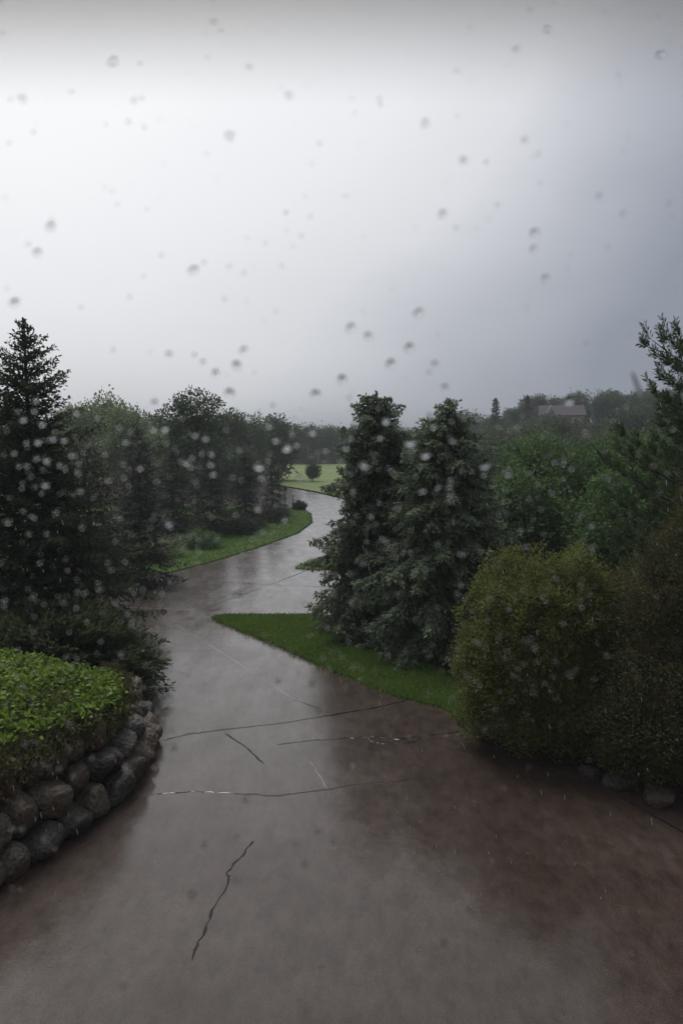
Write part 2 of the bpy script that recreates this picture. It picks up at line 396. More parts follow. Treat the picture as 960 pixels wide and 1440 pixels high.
DRIVE = [(-7.5, .55), (-7.5, 5.2), (-5.2, 6.6), (-4.0, 7.7), (-3.5, 9.3), (-3.1, 10.7), (-3.2, 12.6), (-3.7, 14.4), (-4.8, 16.4), (-7, 18.4), (-12, 19.4), (-18, 19.8),
         (-18, 23.2), (-12, 23.6), (-8.67, 24.6), (-7.68, 26.17), (-6.68, 28.72), (-5.32, 31.81), (-3.73, 36.61), (-2.32, 41.74), (-1.75, 47.24), (-2.07, 53.32),
         (-3.0, 57.1), (-4.6, 58.6), (-9, 60.5), (-20, 66), (-45, 80), (-80, 95), (-80, 150), (-45, 132), (-17.4, 105), (-7.7, 88), (-2.8, 75.7), (1.17, 63.3), (4.18, 56.7),
         (7.3, 49.4), (13, 41), (24, 33), (40, 28), (40, 21.5), (9, 21.6), (4.5, 15), (2.2, 13.6), (2.05, 13.3), (2.36, 12.45), (3.2, 11.21), (3.79, 10.74), (4.37, 9.48), (5.3, 8.2), (7, 6.4), (7.5, .55)]
drive = slab('driveway', DRIVE, 0.0, -.16, M['concrete'])
LAWN_L = [(-12.5, 23.75), (-8.67, 24.75), (-7.72, 26.27), (-6.72, 28.82), (-5.38, 31.9), (-3.8, 36.7), (-2.42, 41.84), (-1.88, 47.24), (-2.2, 53.1), (-2.65, 55.6), (-3.3, 56.9), (-4.6, 58.2), (-9, 60.1), (-20, 65), (-30, 55), (-26, 34), (-20, 24)]
LAWN_W = [(-3.62, 21.5), (-3.52, 21.72), (-3.2, 21.84), (-0.82, 21.84), (-.35, 20.9), (.2, 19.6), (.9, 18.2), (2.0, 16.7), (2.9, 15.5), (3.4, 14.6), (2.6, 13.55), (2.15, 13.6), (1.9, 14.17), (1.12, 14.78), (-.15, 16.42), (-1.38, 18.33), (-2.7, 20.15), (-3.4, 21.1)]
LAWN_T = [(-1.82, 30.15), (-1.65, 31.0), (-1.2, 32.19), (-.31, 33.83), (1.6, 37), (4.0, 40.5), (6.8, 42.5), (14, 36), (26, 29.5), (26, 28.6), (10, 28.8), (1.1, 29.5), (-1.4, 29.9)]
FIELD = [(-80, 151), (-45, 133), (-17.4, 106), (-7.6, 88.9), (-2.7, 76.6), (1.3, 64.2), (4.3, 57.6), (6.0, 54.0), (7.5, 62), (6, 80), (3.5, 110), (6, 166), (-80, 166)]
BED = [(-.7, 21.9), (9, 21.5), (20, 21.3), (20, 5), (8, 5.5), (7.0, 6.3), (5.32, 8.15), (4.4, 9.45), (3.80, 10.7), (3.22, 11.18), (2.38, 12.42), (2.08, 13.3), (2.62, 13.5), (3.43, 14.6), (2.93, 15.55), (2.03, 16.75), (.93, 18.25), (.23, 19.65), (-.32, 20.95)]
lawns = [slab('lawn', LAWN_L, .022, -.1, M['lawn']), slab('lawn', LAWN_W, .02, -.1, M['lawn']), slab('lawn', LAWN_T, .02, -.1, M['lawn'])]
bed = slab('planting_bed', BED, .02, -.15, M['mulch'])
slab('planting_bed', [(-18, 19.9), (-12, 19.5), (-7, 18.5), (-4.8, 16.5), (-3.75, 14.4), (-3.25, 12.6), (-3.3, 11), (-9, 10), (-22, 10), (-22, 19.9)], .02, -.15, M['mulch'])
field = link('field', arr_mesh('field', *(lambda P: (P[0], P[1]))(
    (lambda xs, ys: ([(x, y, hgt(x, y) + .10) for y in ys for x in xs], [(j*len(xs)+i, j*len(xs)+i+1, (j+1)*len(xs)+i+1, (j+1)*len(xs)+i) for j in range(len(ys)-1) for i in range(len(xs)-1)]))(np.linspace(-80, 60, 71), np.linspace(28, 168, 71)))), M['field'])
# trim the field sheet to its outline
def inside(poly, x, y):
    c = False; j = len(poly)-1
    for i in range(len(poly)):
        xi, yi = poly[i]; xj, yj = poly[j]
        if (yi > y) != (yj > y) and x < (xj-xi)*(y-yi)/(yj-yi)+xi: c = not c
        j = i
    return c
bpy.data.objects.remove(field)
def sheet(name, poly, lift, m):
    vs = [Vector((x, y, 0)) for x, y in poly]; tris = tessellate_polygon([vs]); bm = bmesh.new()
    top = [bm.verts.new(v) for v in vs]
    for t in tris:
        try: bm.faces.new([top[i] for i in t])
        except ValueError: pass
    for ax, rng_ in ((Vector((1, 0, 0)), range(-78, 60, 6)), (Vector((0, 1, 0)), range(30, 168, 6))):
        for k in rng_:
            bmesh.ops.bisect_plane(bm, geom=bm.verts[:]+bm.edges[:]+bm.faces[:], plane_co=ax*k, plane_no=ax)
    for v in bm.verts: v.co.z = hgt(v.co.x, v.co.y) + lift
    bmesh.ops.recalc_face_normals(bm, faces=bm.faces)
    me = bm_mesh(name, bm)
    if me.polygons and me.polygons[0].normal.z < 0: me.flip_normals()
    return tag(link(name, me, m), kind='structure')
sheet('field', FIELD, .14, M['field'])

def blades(name, poly, dens, hh, ztop, seed, ymax=999, keep=None):
    rng = np.random.default_rng(seed); xs = [p[0] for p in poly]; ys = [p[1] for p in poly]
    x0, x1, y0, y1 = min(xs), max(xs), min(ys), min(max(ys), ymax)
    n = int((x1-x0)*(y1-y0)*dens); P = np.stack([rng.uniform(x0, x1, n), rng.uniform(y0, y1, n)], 1)
    k = np.array([inside(poly, a, b) and (keep is None or keep(a, b)) for a, b in P]); P = P[k]; n = len(P)
    E_ = []                                       # tufts leaning out over the edge
    for a, b in zip(poly, poly[1:] + poly[:1]):
        L_ = math.dist(a, b); m_ = int(L_*dens*.09)
        if min(a[0], b[0]) > -14 and L_ < 14: u = rng.uniform(0, 1, (m_, 1)); E_.append(np.array(a)*(1-u) + np.array(b)*u + rng.normal(size=(m_, 2))*.035*(1+2*np.sin(u*L_*3)**2))
    P = np.concatenate([P] + E_); n = len(P)
    C = np.column_stack([P, np.full(n, ztop-.01)]); D = np.column_stack([rng.normal(size=(n, 2))*.35, np.ones(n)])
    Nn = np.column_stack([rng.normal(size=(n, 2)), np.zeros(n)])
    V, F, T = leaves(C, D, Nn, hh*rng.uniform(.5, 1.3, n), np.full(n, hh*.28), rng.uniform(0, 1, n))
    o = link(name, arr_mesh(name, V, F, T), M['blade']); return tag(o, kind='stuff')
tag(blades('grass', LAWN_W, 2200, .075, .022, 3), 'short wet green grass on the wedge of lawn before the spruces', 'grass')
tag(blades('grass', LAWN_L, 170, .10, .022, 4, keep=lambda x, y: x > -11.5 - (y-24)*.0), 'wet green grass on the rounded lawn left of the road bend', 'grass')
tag(blades('grass', LAWN_T, 260, .09, .022, 5, keep=lambda x, y: x < 5), 'wet green grass on the small lawn tip beside the side road', 'grass')

# grit, needles and leaves washed over the concrete
def litter():
    rg = np.random.default_rng(41); n = 5200
    y = rg.uniform(5.8, 26, n); side = rg.uniform(0, 1, n)
    x = np.where(side < .5, -3 + rg.exponential(.8, n) - .5, 2.3 - rg.exponential(.9, n) + .35) + np.where(y < 11, np.where(side < .5, 0, 1.6*(11-y)/4), 0)
    k = np.array([inside(DRIVE, a, b) for a, b in zip(x, y)]); x, y = x[k], y[k]; n = len(x)
    C = np.column_stack([x, y, np.full(n, .006)]); D = np.column_stack([rg.normal(size=(n, 2)), np.zeros(n)]); Nn = np.column_stack([rg.normal(size=(n, 2))*.15, np.ones(n)])
    return leaves(C, D, Nn, rg.uniform(.008, .03, n)*(y/12)**.7, rg.uniform(.004, .012, n)*(y/12)**.7, rg.uniform(0, 1, n))
V, F, T = litter(); tag(link('leaf_litter', arr_mesh('leaf_litter', V, F, T), M['olive']), 'scattered wet needles and leaf bits on the driveway edges', 'leaf litter', kind='stuff')
# joints and sealed cracks, lying on the driveway
def strip(name, pts, w, m, z=.006, jit=.02, seed=0, sub=6):
    rnd = random.Random(seed); P = []
    for a, b in zip(pts, pts[1:]):
        for k in range(sub):
            t = k/sub; P.append(Vector((a[0]+(b[0]-a[0])*t + rnd.uniform(-jit, jit), a[1]+(b[1]-a[1])*t + rnd.uniform(-jit, jit), 0)))
    P.append(Vector((pts[-1][0], pts[-1][1], 0)))
    bm = bmesh.new(); rows = []
    for i, p in enumerate(P):
        d = (P[min(i+1, len(P)-1)] - P[max(i-1, 0)]).normalized(); s = Vector((-d.y, d.x, 0))*w*rnd.uniform(.25, 1.35)*(.35 if i in (0, len(P)-1) else 1)*.5
        rows.append([bm.verts.new(p - s + Vector((0, 0, .001))), bm.verts.new(p + Vector((0, 0, z))), bm.verts.new(p + s + Vector((0, 0, .001)))])
    for a, b in zip(rows, rows[1:]):
        bm.faces.new((a[0], a[1], b[1], b[0])); bm.faces.new((a[1], a[2], b[2], b[1]))
    bmesh.ops.recalc_face_normals(bm, faces=bm.faces)
    me = bm_mesh(name, bm)
    if me.polygons[0].normal.z < 0: me.flip_normals()
    return link(name, me, m, drive)
strip('crack_sealant', [(-2.99, 12.55), (-2.7, 12.8), (-2.22, 12.99), (-1.01, 13.39), (0, 13.86), (.7, 14.2), (1.24, 14.57)], .06, M['tar'], seed=1)
strip('crack_sealant', [(-1.1, 12.38), (-.59, 12.54), (.1, 12.66), (.48, 12.72), (.96, 12.60), (1.46, 12.79), (2.1, 12.98)], .055, M['tar'], seed=2)
strip('crack_sealant', [(.46, 12.70), (.52, 12.48), (.7, 12.42), (1.0, 12.44), (1.25, 12.52), (1.32, 12.70)], .055, M['tar'], seed=3, jit=.01)
strip('crack_sealant', [(-2.69, 10.58), (-2.2, 10.66), (-1.83, 10.65), (-.91, 10.53), (0, 10.81), (1.11, 11.09)], .045, M['tar'], seed=4)
strip('crack', [(-1.11, 9.28), (-1.22, 8.9), (-1.33, 8.60), (-1.28, 8.39), (-1.37, 7.85), (-1.42, 7.38), (-1.44, 7.05)], .030, M['groove'], z=.004, seed=5, jit=.015)
for i, (a, b, w) in enumerate([((-4.6, 20.9), (-.9, 14.6), .03), ((-.9, 14.6), (.9, 12.66), .03), ((-2.0, 12.9), (-1.2, 11.6), .03), ((-8.5, 23.3), (-4.2, 22.6), .05),
                               ((-6.2, 27.7), (-2.3, 26.6), .06), ((-2.3, 26.6), (6, 25.0), .06), ((-3.4, 22.6), (8, 23.4), .05), ((-4.2, 22.6), (-1.2, 30.0), .05), ((-5.3, 30.3), (-1.9, 30.2), .05),
                               ((-3.7, 35.2), (-.4, 33.6), .05), ((-2.4, 40.2), (1.4, 38.6), .05), ((-1.9, 47), (3.5, 44), .06), ((-.8, 12.45), (-.2, 10.75), .02), ((1.15, 11.1), (3.6, 11.0), .02), ((-1.0, 9.4), (-.7, 10.5), .015)]):
    if i in (14,): continue
    strip('joint', [a, ((a[0]+b[0])/2 + .05, (a[1]+b[1])/2), b], w, M['groove'] if i % 3 else M['joint'], z=.003, seed=20+i, jit=.008)

# ------------------------------------------------------------------ stone planter wall, lower left
rnd = random.Random(11)
def stone_mesh(seed, sx, sy, sz):
    r = random.Random(seed); bm = bmesh.new(); bmesh.ops.create_icosphere(bm, subdivisions=3, radius=1)
    ph = [r.uniform(0, 6.28) for _ in range(6)]; cuts = [Vector((r.gauss(0, 1), r.gauss(0, 1), r.gauss(0, 1))).normalized() for _ in range(13)]
    dd = [r.uniform(.70, .90) for _ in cuts]
    for v in bm.verts:
        c = v.co.normalized(); k = 1.0
        for n, d in zip(cuts, dd):
            q = c.dot(n)
            if q*k > d: k = d/q*.95 + k*.05
        k *= 1 + .04*math.sin(5*c.x+ph[0]) + .04*math.sin(6*c.y+ph[1]) + .03*math.sin(9*c.z+ph[2])
        e = .86; c = Vector([math.copysign(abs(q)**e, q) for q in c])
        v.co = Vector((c.x*sx, c.y*sy, c.z*sz))*k
    return bm_mesh('stone', bm, True)
wall = empty('stone_wall', (-4.2, 10.5, 0)); tag(wall, 'low curved retaining wall of rounded wet fieldstones holding up the ivy', 'stone wall')
base = [(-7.8, 6.6), (-5.8, 6.75), (-4.5, 7.35), (-3.75, 8.2), (-3.3, 9.3), (-2.95, 10.4), (-2.9, 11.3), (-3.05, 12.4), (-3.45, 13.6), (-4.1, 14.6)]
# resample the foot line
def resample(P, step):
    out = [Vector(P[0])]; 
    seg = [(Vector(a), Vector(b)) for a, b in zip(P, P[1:])]; tot = 0; nxt = step
    for a, b in seg:
        L_ = (b-a).length
        while nxt <= tot + L_: out.append(a.lerp(b, (nxt-tot)/L_)); nxt += step
        tot += L_
    return out
line = resample(base, .05)
smb = [stone_mesh(50+i, 1, 1, 1) for i in range(14)]
for i, me in enumerate(smb): me.materials.append(M['stones'][(i*7) % 4])
core_top = []
for course in range(3):
    s = rnd.uniform(0, .3)
    z0_, inset = course*.37, course*.17
    while s < (len(line)-2)*.05:
        big = course < 2
        wdt = rnd.uniform(.40, .72) if big else rnd.uniform(.30, .55)
        k = min(len(line)-2, int((s + wdt/2)/.05)); p = line[k]; d = (line[min(k+3, len(line)-1)] - line[max(k-3, 0)]).normalized(); nrm = Vector((-d.y, d.x))
        hh = rnd.uniform(.19, .285)
        # the wall drops away behind the ivy towards the far end
        lim = 3 if k*.05 < 7.6 else 2
        if course < lim:
            pos = p + nrm*(inset + .22)
            o = link('stone', smb[rnd.randrange(14)], None, wall)
            o.location = (pos.x+4.2, pos.y-10.5, z0_ + hh*.75 + rnd.uniform(-.02, .02)); o.rotation_euler = (rnd.uniform(-.4, .4), rnd.uniform(-.4, .4), math.atan2(d.y, d.x) + rnd.uniform(-.12, .12))
            o.scale = (wdt*.54, rnd.uniform(.24, .32), hh)
        s += wdt*.96
# earth behind the stones
inner = [p + Vector((-(line[min(i+3, len(line)-1)]-line[max(i-3, 0)]).normalized().y, (line[min(i+3, len(line)-1)]-line[max(i-3, 0)]).normalized().x))*.0 for i, p in enumerate(line)]
def earth_core():
    bm = bmesh.new(); rows = []
    L2 = line[::6]
    for i, p in enumerate(L2):
        d = (L2[min(i+1, len(L2)-1)] - L2[max(i-1, 0)]).normalized(); n = Vector((-d.y, d.x)); hgt_ = 1.2 if i*.3 < 6.4 else .9 if i*.3 < 8.2 else .6
        rows.append([bm.verts.new((p.x+n.x*q, p.y+n.y*q, z)) for q, z in ((.28, 0), (.75, hgt_*.97), (1.1, hgt_+.02))])
    back = bm.verts.new((-9, 11.5, 1.3))
    for a, b in zip(rows, rows[1:]):
        for k in (0, 1): bm.faces.new((a[k], b[k], b[k+1], a[k+1]))
        bm.faces.new((a[2], b[2], back))
    return bm_mesh('earth_fill', bm)
ef = link('earth_fill', earth_core(), M['mulch'], wall); ef.location = (4.2, -10.5, 0)

rng = np.random.default_rng(21)
# ivy on the wall top
def ivy():
    n = 20000; P = []
    poly = [(-8.5, 7.8), (-6.2, 7.95), (-5.1, 8.45), (-4.4, 9.1), (-3.95, 9.8), (-3.62, 10.5), (-3.55, 11.2), (-3.7, 11.9), (-4.6, 12.4), (-6.5, 12.7), (-8.5, 12.7)]
    while len(P) < n:
        x, y = rng.uniform(-8.5, -3.5), rng.uniform(7.3, 12.7)
        if inside(poly, x, y): P.append((x, y))
    P = np.array(P); px = np.array([p for p in smooth_poly(poly, 1)])
    dist = np.min(np.linalg.norm(P[:, None] - px[None], axis=2), axis=1)
    top = 1.26 + .50*(1-np.exp(-dist*2.4)) + .07*np.sin(P[:, 0]*5)*np.cos(P[:, 1]*4.3)
    z = top - rng.uniform(0, .30, n)**1.0*rng.uniform(.2, 1, n)
    # the skirt hanging over the front stones
    ns = 11000; k = rng.integers(0, len(px), ns); q = px[k] + rng.normal(size=(ns, 2))*.11; zs = 1.36 - rng.uniform(0, 1, ns)**1.8*.45
    C = np.concatenate([np.column_stack([P, z]), np.column_stack([q, zs])]); m_ = len(C)
    D = rng.normal(size=(m_, 3)) + np.array([.2, -.5, -.15]); Nn = np.array([.1, -.3, 1.0]) + rng.normal(size=(m_, 3))*.45
    return leaves(C, D, Nn, .080*rng.uniform(.5, 1.3, m_), .064*rng.uniform(.6, 1.3, m_), rng.uniform(0, 1, m_))
iv = empty('ivy_plant', (0, 0, 0)); tag(iv, 'bright green leafy ivy covering the top of the fieldstone wall', 'ivy')
V, F, T = ivy(); link('foliage', arr_mesh('foliage', V, F, T), M['ivy'], iv)
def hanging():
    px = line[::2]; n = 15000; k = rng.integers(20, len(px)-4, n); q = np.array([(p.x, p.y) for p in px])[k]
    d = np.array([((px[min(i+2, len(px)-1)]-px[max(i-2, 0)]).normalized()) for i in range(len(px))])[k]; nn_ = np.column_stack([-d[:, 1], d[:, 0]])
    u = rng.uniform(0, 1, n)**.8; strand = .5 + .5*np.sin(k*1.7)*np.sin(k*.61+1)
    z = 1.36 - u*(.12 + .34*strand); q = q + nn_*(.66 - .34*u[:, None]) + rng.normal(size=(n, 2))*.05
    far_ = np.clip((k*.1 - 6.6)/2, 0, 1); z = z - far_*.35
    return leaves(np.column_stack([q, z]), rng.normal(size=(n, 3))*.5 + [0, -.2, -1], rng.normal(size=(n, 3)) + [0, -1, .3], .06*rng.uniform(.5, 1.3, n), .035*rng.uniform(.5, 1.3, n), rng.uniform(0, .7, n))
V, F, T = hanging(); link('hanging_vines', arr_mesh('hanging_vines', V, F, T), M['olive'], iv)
def stems():
    bm = bmesh.new()
    for _ in range(60):
        x, y = rnd.uniform(-7.5, -4.0), rnd.uniform(8.6, 12); a = rnd.uniform(0, 6.28)
        tube(bm, [(x, y, 1.25), (x+.2*math.cos(a), y+.2*math.sin(a), 1.45), (x+.5*math.cos(a), y+.5*math.sin(a), 1.5)], [.008, .006, .003], 4)
    return bm_mesh('stem', bm)
st = link('stem', stems(), M['bark'], iv); st['kind'] = 'stuff'

# boulders edging the bed at right
spots = [((3.75, 10.6), .26, 'grey rounded boulder half under the cedar at the driveway edge'), ((4.12, 10.15), .30, 'larger brown boulder beside the driveway between two smaller ones'),
         ((4.5, 9.55), .24, 'small boulder on the right driveway edge near the frame'), ((4.85, 9.0), .28, 'pale boulder cut by the right frame edge beside the driveway'), ((3.45, 11.0), .2, 'smallest dark boulder tucked beneath the olive shrub')]
for i, ((x, y), r_, lb) in enumerate(spots):
    o = link('boulder', smb[i*2].copy(), None); o.location = (x+.28, y+.2, r_*.2); o.scale = (r_*1.0, r_*.8, r_*.62); o.rotation_euler.z = i*1.3
    tag(o, lb, 'boulder', 'boulders edging the right side bed')

# pale pot at the lower left frame edge
pot = empty('garden_pot', (-3.66, 7.35, 0)); tag(pot, 'pale green glazed pot at the foot of the stone wall', 'pot')
def lathe(prof, seg=28):
    bm = bmesh.new(); rings = [[bm.verts.new((r_*math.cos(6.2832*k/seg), r_*math.sin(6.2832*k/seg), z)) for k in range(seg)] for r_, z in prof]
    for a, b in zip(rings, rings[1:]):
        for k in range(seg): bm.faces.new((a[k], a[(k+1) % seg], b[(k+1) % seg], b[k]))
    bm.faces.new(rings[0][::-1]); bm.faces.new(rings[-1]); return bm
link('body', bm_mesh('body', lathe([(.07, 0), (.10, .03), (.125, .12), (.115, .19), (.10, .195), (.10, .15)]), True), plain('glazed_clay', (.16, .22, .18), .2), pot)
link('rim', bm_mesh('rim', lathe([(.116, .19), (.128, .195), (.128, .212), (.112, .216), (.104, .20), (.112, .188)]), True), plain('pale_glaze', (.45, .55, .48), .2), pot)

# ------------------------------------------------------------------ near and middle trees
def add_conifer(name, loc, label, cat, cm, seed, h, rb, tr=.12, group=None, rz=0, **k):
    V, F, T, b = conifer(np.random.default_rng(seed), h, rb, **k)
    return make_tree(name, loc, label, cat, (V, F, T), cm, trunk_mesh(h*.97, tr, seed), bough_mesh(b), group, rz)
add_conifer('spruce_tree', (-7.25, 18.0, 0), 'tall dark spruce with a pointed lacy top at the left frame edge', 'spruce', 'spruce', 1, 7.75, 3.15, tr=.15,
            dz=.30, nb=10, power=.86, droop=.16, rise=.22, twig=.085, tl=.40, tdroop=.25, nl=.095, nw=.044, step=.036, lumps=.32)
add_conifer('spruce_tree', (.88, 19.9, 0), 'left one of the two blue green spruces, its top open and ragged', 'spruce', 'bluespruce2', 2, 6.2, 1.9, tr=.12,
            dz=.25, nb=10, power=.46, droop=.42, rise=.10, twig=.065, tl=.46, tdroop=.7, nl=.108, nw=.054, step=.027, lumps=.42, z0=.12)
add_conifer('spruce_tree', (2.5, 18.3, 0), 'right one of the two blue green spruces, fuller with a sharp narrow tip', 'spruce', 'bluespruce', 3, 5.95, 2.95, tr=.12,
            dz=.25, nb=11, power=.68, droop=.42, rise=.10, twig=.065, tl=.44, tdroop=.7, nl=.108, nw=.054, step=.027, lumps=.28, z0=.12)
# dark conifers behind the left spruce and along the left lawn
for i, (x, y, h, r_, lb) in enumerate([(-6.9, 26.5, 4.6, 1.5, 'dark conifer standing right behind the tall left spruce'),
                                       (-9.0, 27.5, 4.9, 1.9, 'dark conifer mostly hidden behind the tall left spruce'),
                                       (-8.3, 38, 4.5, 1.7, 'dark bushy conifer beside the lawn, left of the round topped tree'),
                                       (-6.9, 41, 4.6, 1.6, 'dark conifer in the middle of the group left of the road'),
                                       (-5.6, 45, 4.3, 1.5, 'dark conifer of the group nearest the rounded lawn tip'),
                                       (-4.6, 51.5, 3.6, 1.1, 'narrow dark conifer at the end of the group by the road bend'),
                                       (-10.5, 40, 5.6, 2.0, 'tallest dark conifer of the group left of the road')]):
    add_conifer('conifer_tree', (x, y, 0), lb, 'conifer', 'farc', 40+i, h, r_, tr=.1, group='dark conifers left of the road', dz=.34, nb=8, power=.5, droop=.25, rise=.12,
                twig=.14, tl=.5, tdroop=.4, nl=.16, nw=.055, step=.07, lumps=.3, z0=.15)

def cloud_tree(name, loc, label, cat, cm, seed, lobes, K, m, cs, L, Wd, tr=.12, th=None, limbs=None, group=None, **k):
    rg = np.random.default_rng(seed); c = clump_cloud(rg, lobes, K, m, cs, L, Wd, **k)
    top = max(l[2] for l in lobes) if th is None else th; r = random.Random(seed)
    if limbs is None:
        limbs = [(top*(.3+.08*j), j*2.4 + seed, max(abs(lobes[0][3])*.75, .3), top*.35, tr*.45) for j in range(6)]
    return make_tree(name, loc, label, cat, c, cm, trunk_mesh(top, tr, seed, limbs), None, group)
# spreading juniper under the left spruce
def fan_shrub(rng, spread, n_arm, h, L, Wd, bias=(0, 0), droop=.2):
    Vs = []; C_, D_, N_, T_ = [], [], [], []
    for j in range(n_arm):
        a = rng.uniform(0, 6.28); el = rng.uniform(.05, 1.15); ln = rng.uniform(.55, 1.0)
        dirc = np.array([math.cos(a)*math.cos(el)*spread[0], math.sin(a)*math.cos(el)*spread[1], math.sin(el)*h])*ln
        n = 90; t = rng.uniform(.35, 1, n)
        P = np.outer(t, dirc); P[:, 2] -= droop*t**3*h*.4*math.cos(el); side = unit(np.cross(dirc, [0, 0, 1.0])[None])[0]
        wsd = (1-t)*.5 + .08; o = rng.uniform(-1, 1, n)*wsd*.9
        P += np.outer(o, side) + rng.normal(size=(n, 3))*.03; P[:, 2] += -.15*np.abs(o) + .1
        C_.append(P); D_.append(unit(dirc[None]) + np.outer(np.sign(o)*.5, side) + rng.normal(size=(n, 3))*.35); N_.append(np.array([0, 0, 1.]) + rng.normal(size=(n, 3))*.5)
        T_.append(np.clip(t*.6 + rng.uniform(0, .4, n), 0, 1))
    C = np.concatenate(C_); n = len(C); C[:, 2] = np.maximum(C[:, 2], .02)
    return leaves(C, np.concatenate(D_), np.concatenate(N_), L*rng.uniform(.7, 1.3, n), Wd*rng.uniform(.7, 1.3, n), np.concatenate(T_))
def fan_trunk(sp, h):
    bm = bmesh.new(); r = random.Random(5)
    for j in range(12):
        a = j*.53; tube(bm, [(0, 0, 0), (math.cos(a)*sp*.3, math.sin(a)*sp*.2, h*.3), (math.cos(a)*sp*.7, math.sin(a)*sp*.5, h*.5)], [.05, .035, .01], 5)
    return bm_mesh('trunk', bm, True)
make_tree('juniper_shrub', (-5.8, 14.9, .1), 'wide dark juniper shrub reaching over the driveway behind the ivy wall', 'juniper',
          fan_shrub(np.random.default_rng(7), (2.6, 2.1), 1250, 1.85, .13, .055), 'juniper', fan_trunk(2.4, 1.5))
make_tree('juniper_shrub', (-9.2, 15.2, .1), 'dark juniper shrub in the far lower left corner of the tree group', 'juniper',
          fan_shrub(np.random.default_rng(8), (2.4, 2.0), 620, 2.1, .13, .05), 'juniper', fan_trunk(2.0, 1.5))
# olive cedar on the right
_rc = random.Random(14); plumes = []
for q in range(190):                               # rounded sprays packed over the body, with gaps between
    zz = 1 - (q+.5)/190*1.86; a = q*2.39996; rr_ = math.sqrt(max(0, 1-zz*zz)) if zz > 0 else 1.0 + .04*zz; k_ = _rc.uniform(.80, 1.06) + (.10*math.sin(3*a) if zz > .3 else 0)
    plumes.append((-.02 + 1.28*rr_*math.cos(a)*k_, -.1 + .98*rr_*math.sin(a)*k_, 1.55 + 1.55*zz*(k_ if zz > 0 else .92) - (.22 if abs(math.cos(a)*rr_) < .16 and zz > .6 else 0), _rc.uniform(.14, .24), _rc.uniform(.14, .24), _rc.uniform(.20, .36)))
cloud_tree('cedar_shrub', (3.35, 12.45, 0), 'dense olive green cedar shrub bulging over the right driveway edge', 'cedar', 'cedar', 9,
           plumes + [(1.0 + .42*math.cos(q*2.1), -.75 + .42*math.sin(q*2.1), .25 + .055*q, .24, .24, .3) for q in range(22)] + [(-.1, 0, 1.3, 1.0, .75, 1.25)],
           5400, 30, .050, .056, .031, tr=.11, th=2.6, up=.45, shell=.80, flat=1.1)
M['red'] = leafmat('dark_red_leaves', (.030, .014, .012), (.095, .045, .036))
cloud_tree('red_shrub', (3.35, 17.0, 0), 'dark reddish brown shrub at the right foot of the fuller spruce', 'shrub', 'red', 19,
           [(0, 0, .75, .95, .7, .75), (.5, .2, 1.3, .7, .6, .8), (.9, .3, 1.9, .6, .5, .7), (-.5, -.2, .5, .7, .6, .5), (.7, -.2, .7, .8, .6, .7)], 1100, 22, .07, .06, .035, tr=.05, th=1.3, shell=.6)
# dull feathery shrub far right
cloud_tree('feathery_shrub', (5.0, 11.0, 0), 'dull brownish feathery shrub filling the right edge beside the cedar', 'shrub', 'olive', 10,
           [(0, 0, 1.5, 1.05, 1.0, 1.3), (-.35, -.2, .9, .95, .85, .85), (.2, .3, 2.5, .95, .9, 1.1), (.9, -.5, 1.1, 1.0, 1.0, 1.1), (.6, 0, 3.0, .8, .8, .9), (.55, .3, 3.7, .7, .7, .9), (.25, .5, 3.2, .6, .6, .8), (.8, .2, 4.4, .5, .5, .8), (-.2, .5, 2.3, .8, .7, 1.0)],
           3900, 32, .095, .066, .020, tr=.10, th=3.0, up=.3, shell=.7, flat=.6)
# Austrian pine, top right
def pine(seed, h):
    rg = np.random.default_rng(seed); C_, D_, N_, T_, L_ = [], [], [], [], []; boughs = []; bm = bmesh.new()
    def shoot(p, d, ln):
        d = unit(d[None])[0]; n = 32; u = rg.uniform(0, 1, n); P = p + np.outer(u*ln, d)
        o = rg.normal(size=(n, 3)); o -= np.outer(o@d, d); o = unit(o)
        C_.append(P); D_.append(o*.75 + d*.85); N_.append(np.cross(o, d) + rg.normal(size=(n, 3))*.4); T_.append(np.clip(.2+.5*u+rg.uniform(-.2, .3, n), 0, 1))
    z = .8
    while z < h-.1:
        f = 1-(z/h); r = 2.75*min(1, f*2.6)**.8*(1 if z > 1.5 else .8); k = 6 if f > .15 else 4
        a0 = rg.uniform(0, 6.28)
        for j in range(k):
            a = a0 + 6.283*(j+rg.uniform(-.3, .3))/k; ln = r*rg.uniform(.75, 1.1); rad = np.array([math.cos(a), math.sin(a), 0]); tn = np.array([-rad[1], rad[0], 0])
            pt = lambda t: np.array([0, 0, z + ln*(.10*t + .30*t**2.5)]) + rad*ln*t
            tube(bm, [Vector(pt(t)) for t in (0, .35, .7, 1)], [.035*(.4+f), .022, .014, .006], 5)
            for t in np.arange(.3, 1.001, .12):
                for s in (-1, 1):
                    q = pt(t); tl = ln*.38*(1.15-t)+.1; dd = rad*.6 + tn*s*.8 + np.array([0, 0, .35])
                    tip = q + unit(dd[None])[0]*tl; tube(bm, [Vector(q), Vector(tip)], [.010, .005], 3)
                    shoot(q + (tip-q)*.55, dd + [0, 0, .3], .2); shoot(tip, dd*.5 + [0, 0, .9], rg.uniform(.18, .30)); shoot(tip, dd + tn*s*.5 + [0, 0, .4], .18)
                    if rg.uniform() < .7: shoot(tip, rad*.5 + [0, 0, 1.0] + rg.normal(size=3)*.15, rg.uniform(.15, .26))
            shoot(pt(1.), rad*.5 + [0, 0, .9], .30)
        z += .30
    shoot(np.array([0, 0, h-.1]), np.array([0, 0, 1.]), .4)
    C = np.concatenate(C_); n = len(C)
    return leaves(C, np.concatenate(D_), np.concatenate(N_), .10*rg.uniform(.8, 1.2, n), .017*np.ones(n), np.concatenate(T_)), bm_mesh('bough', bm, True)
pc, pb = pine(12, 8.0)
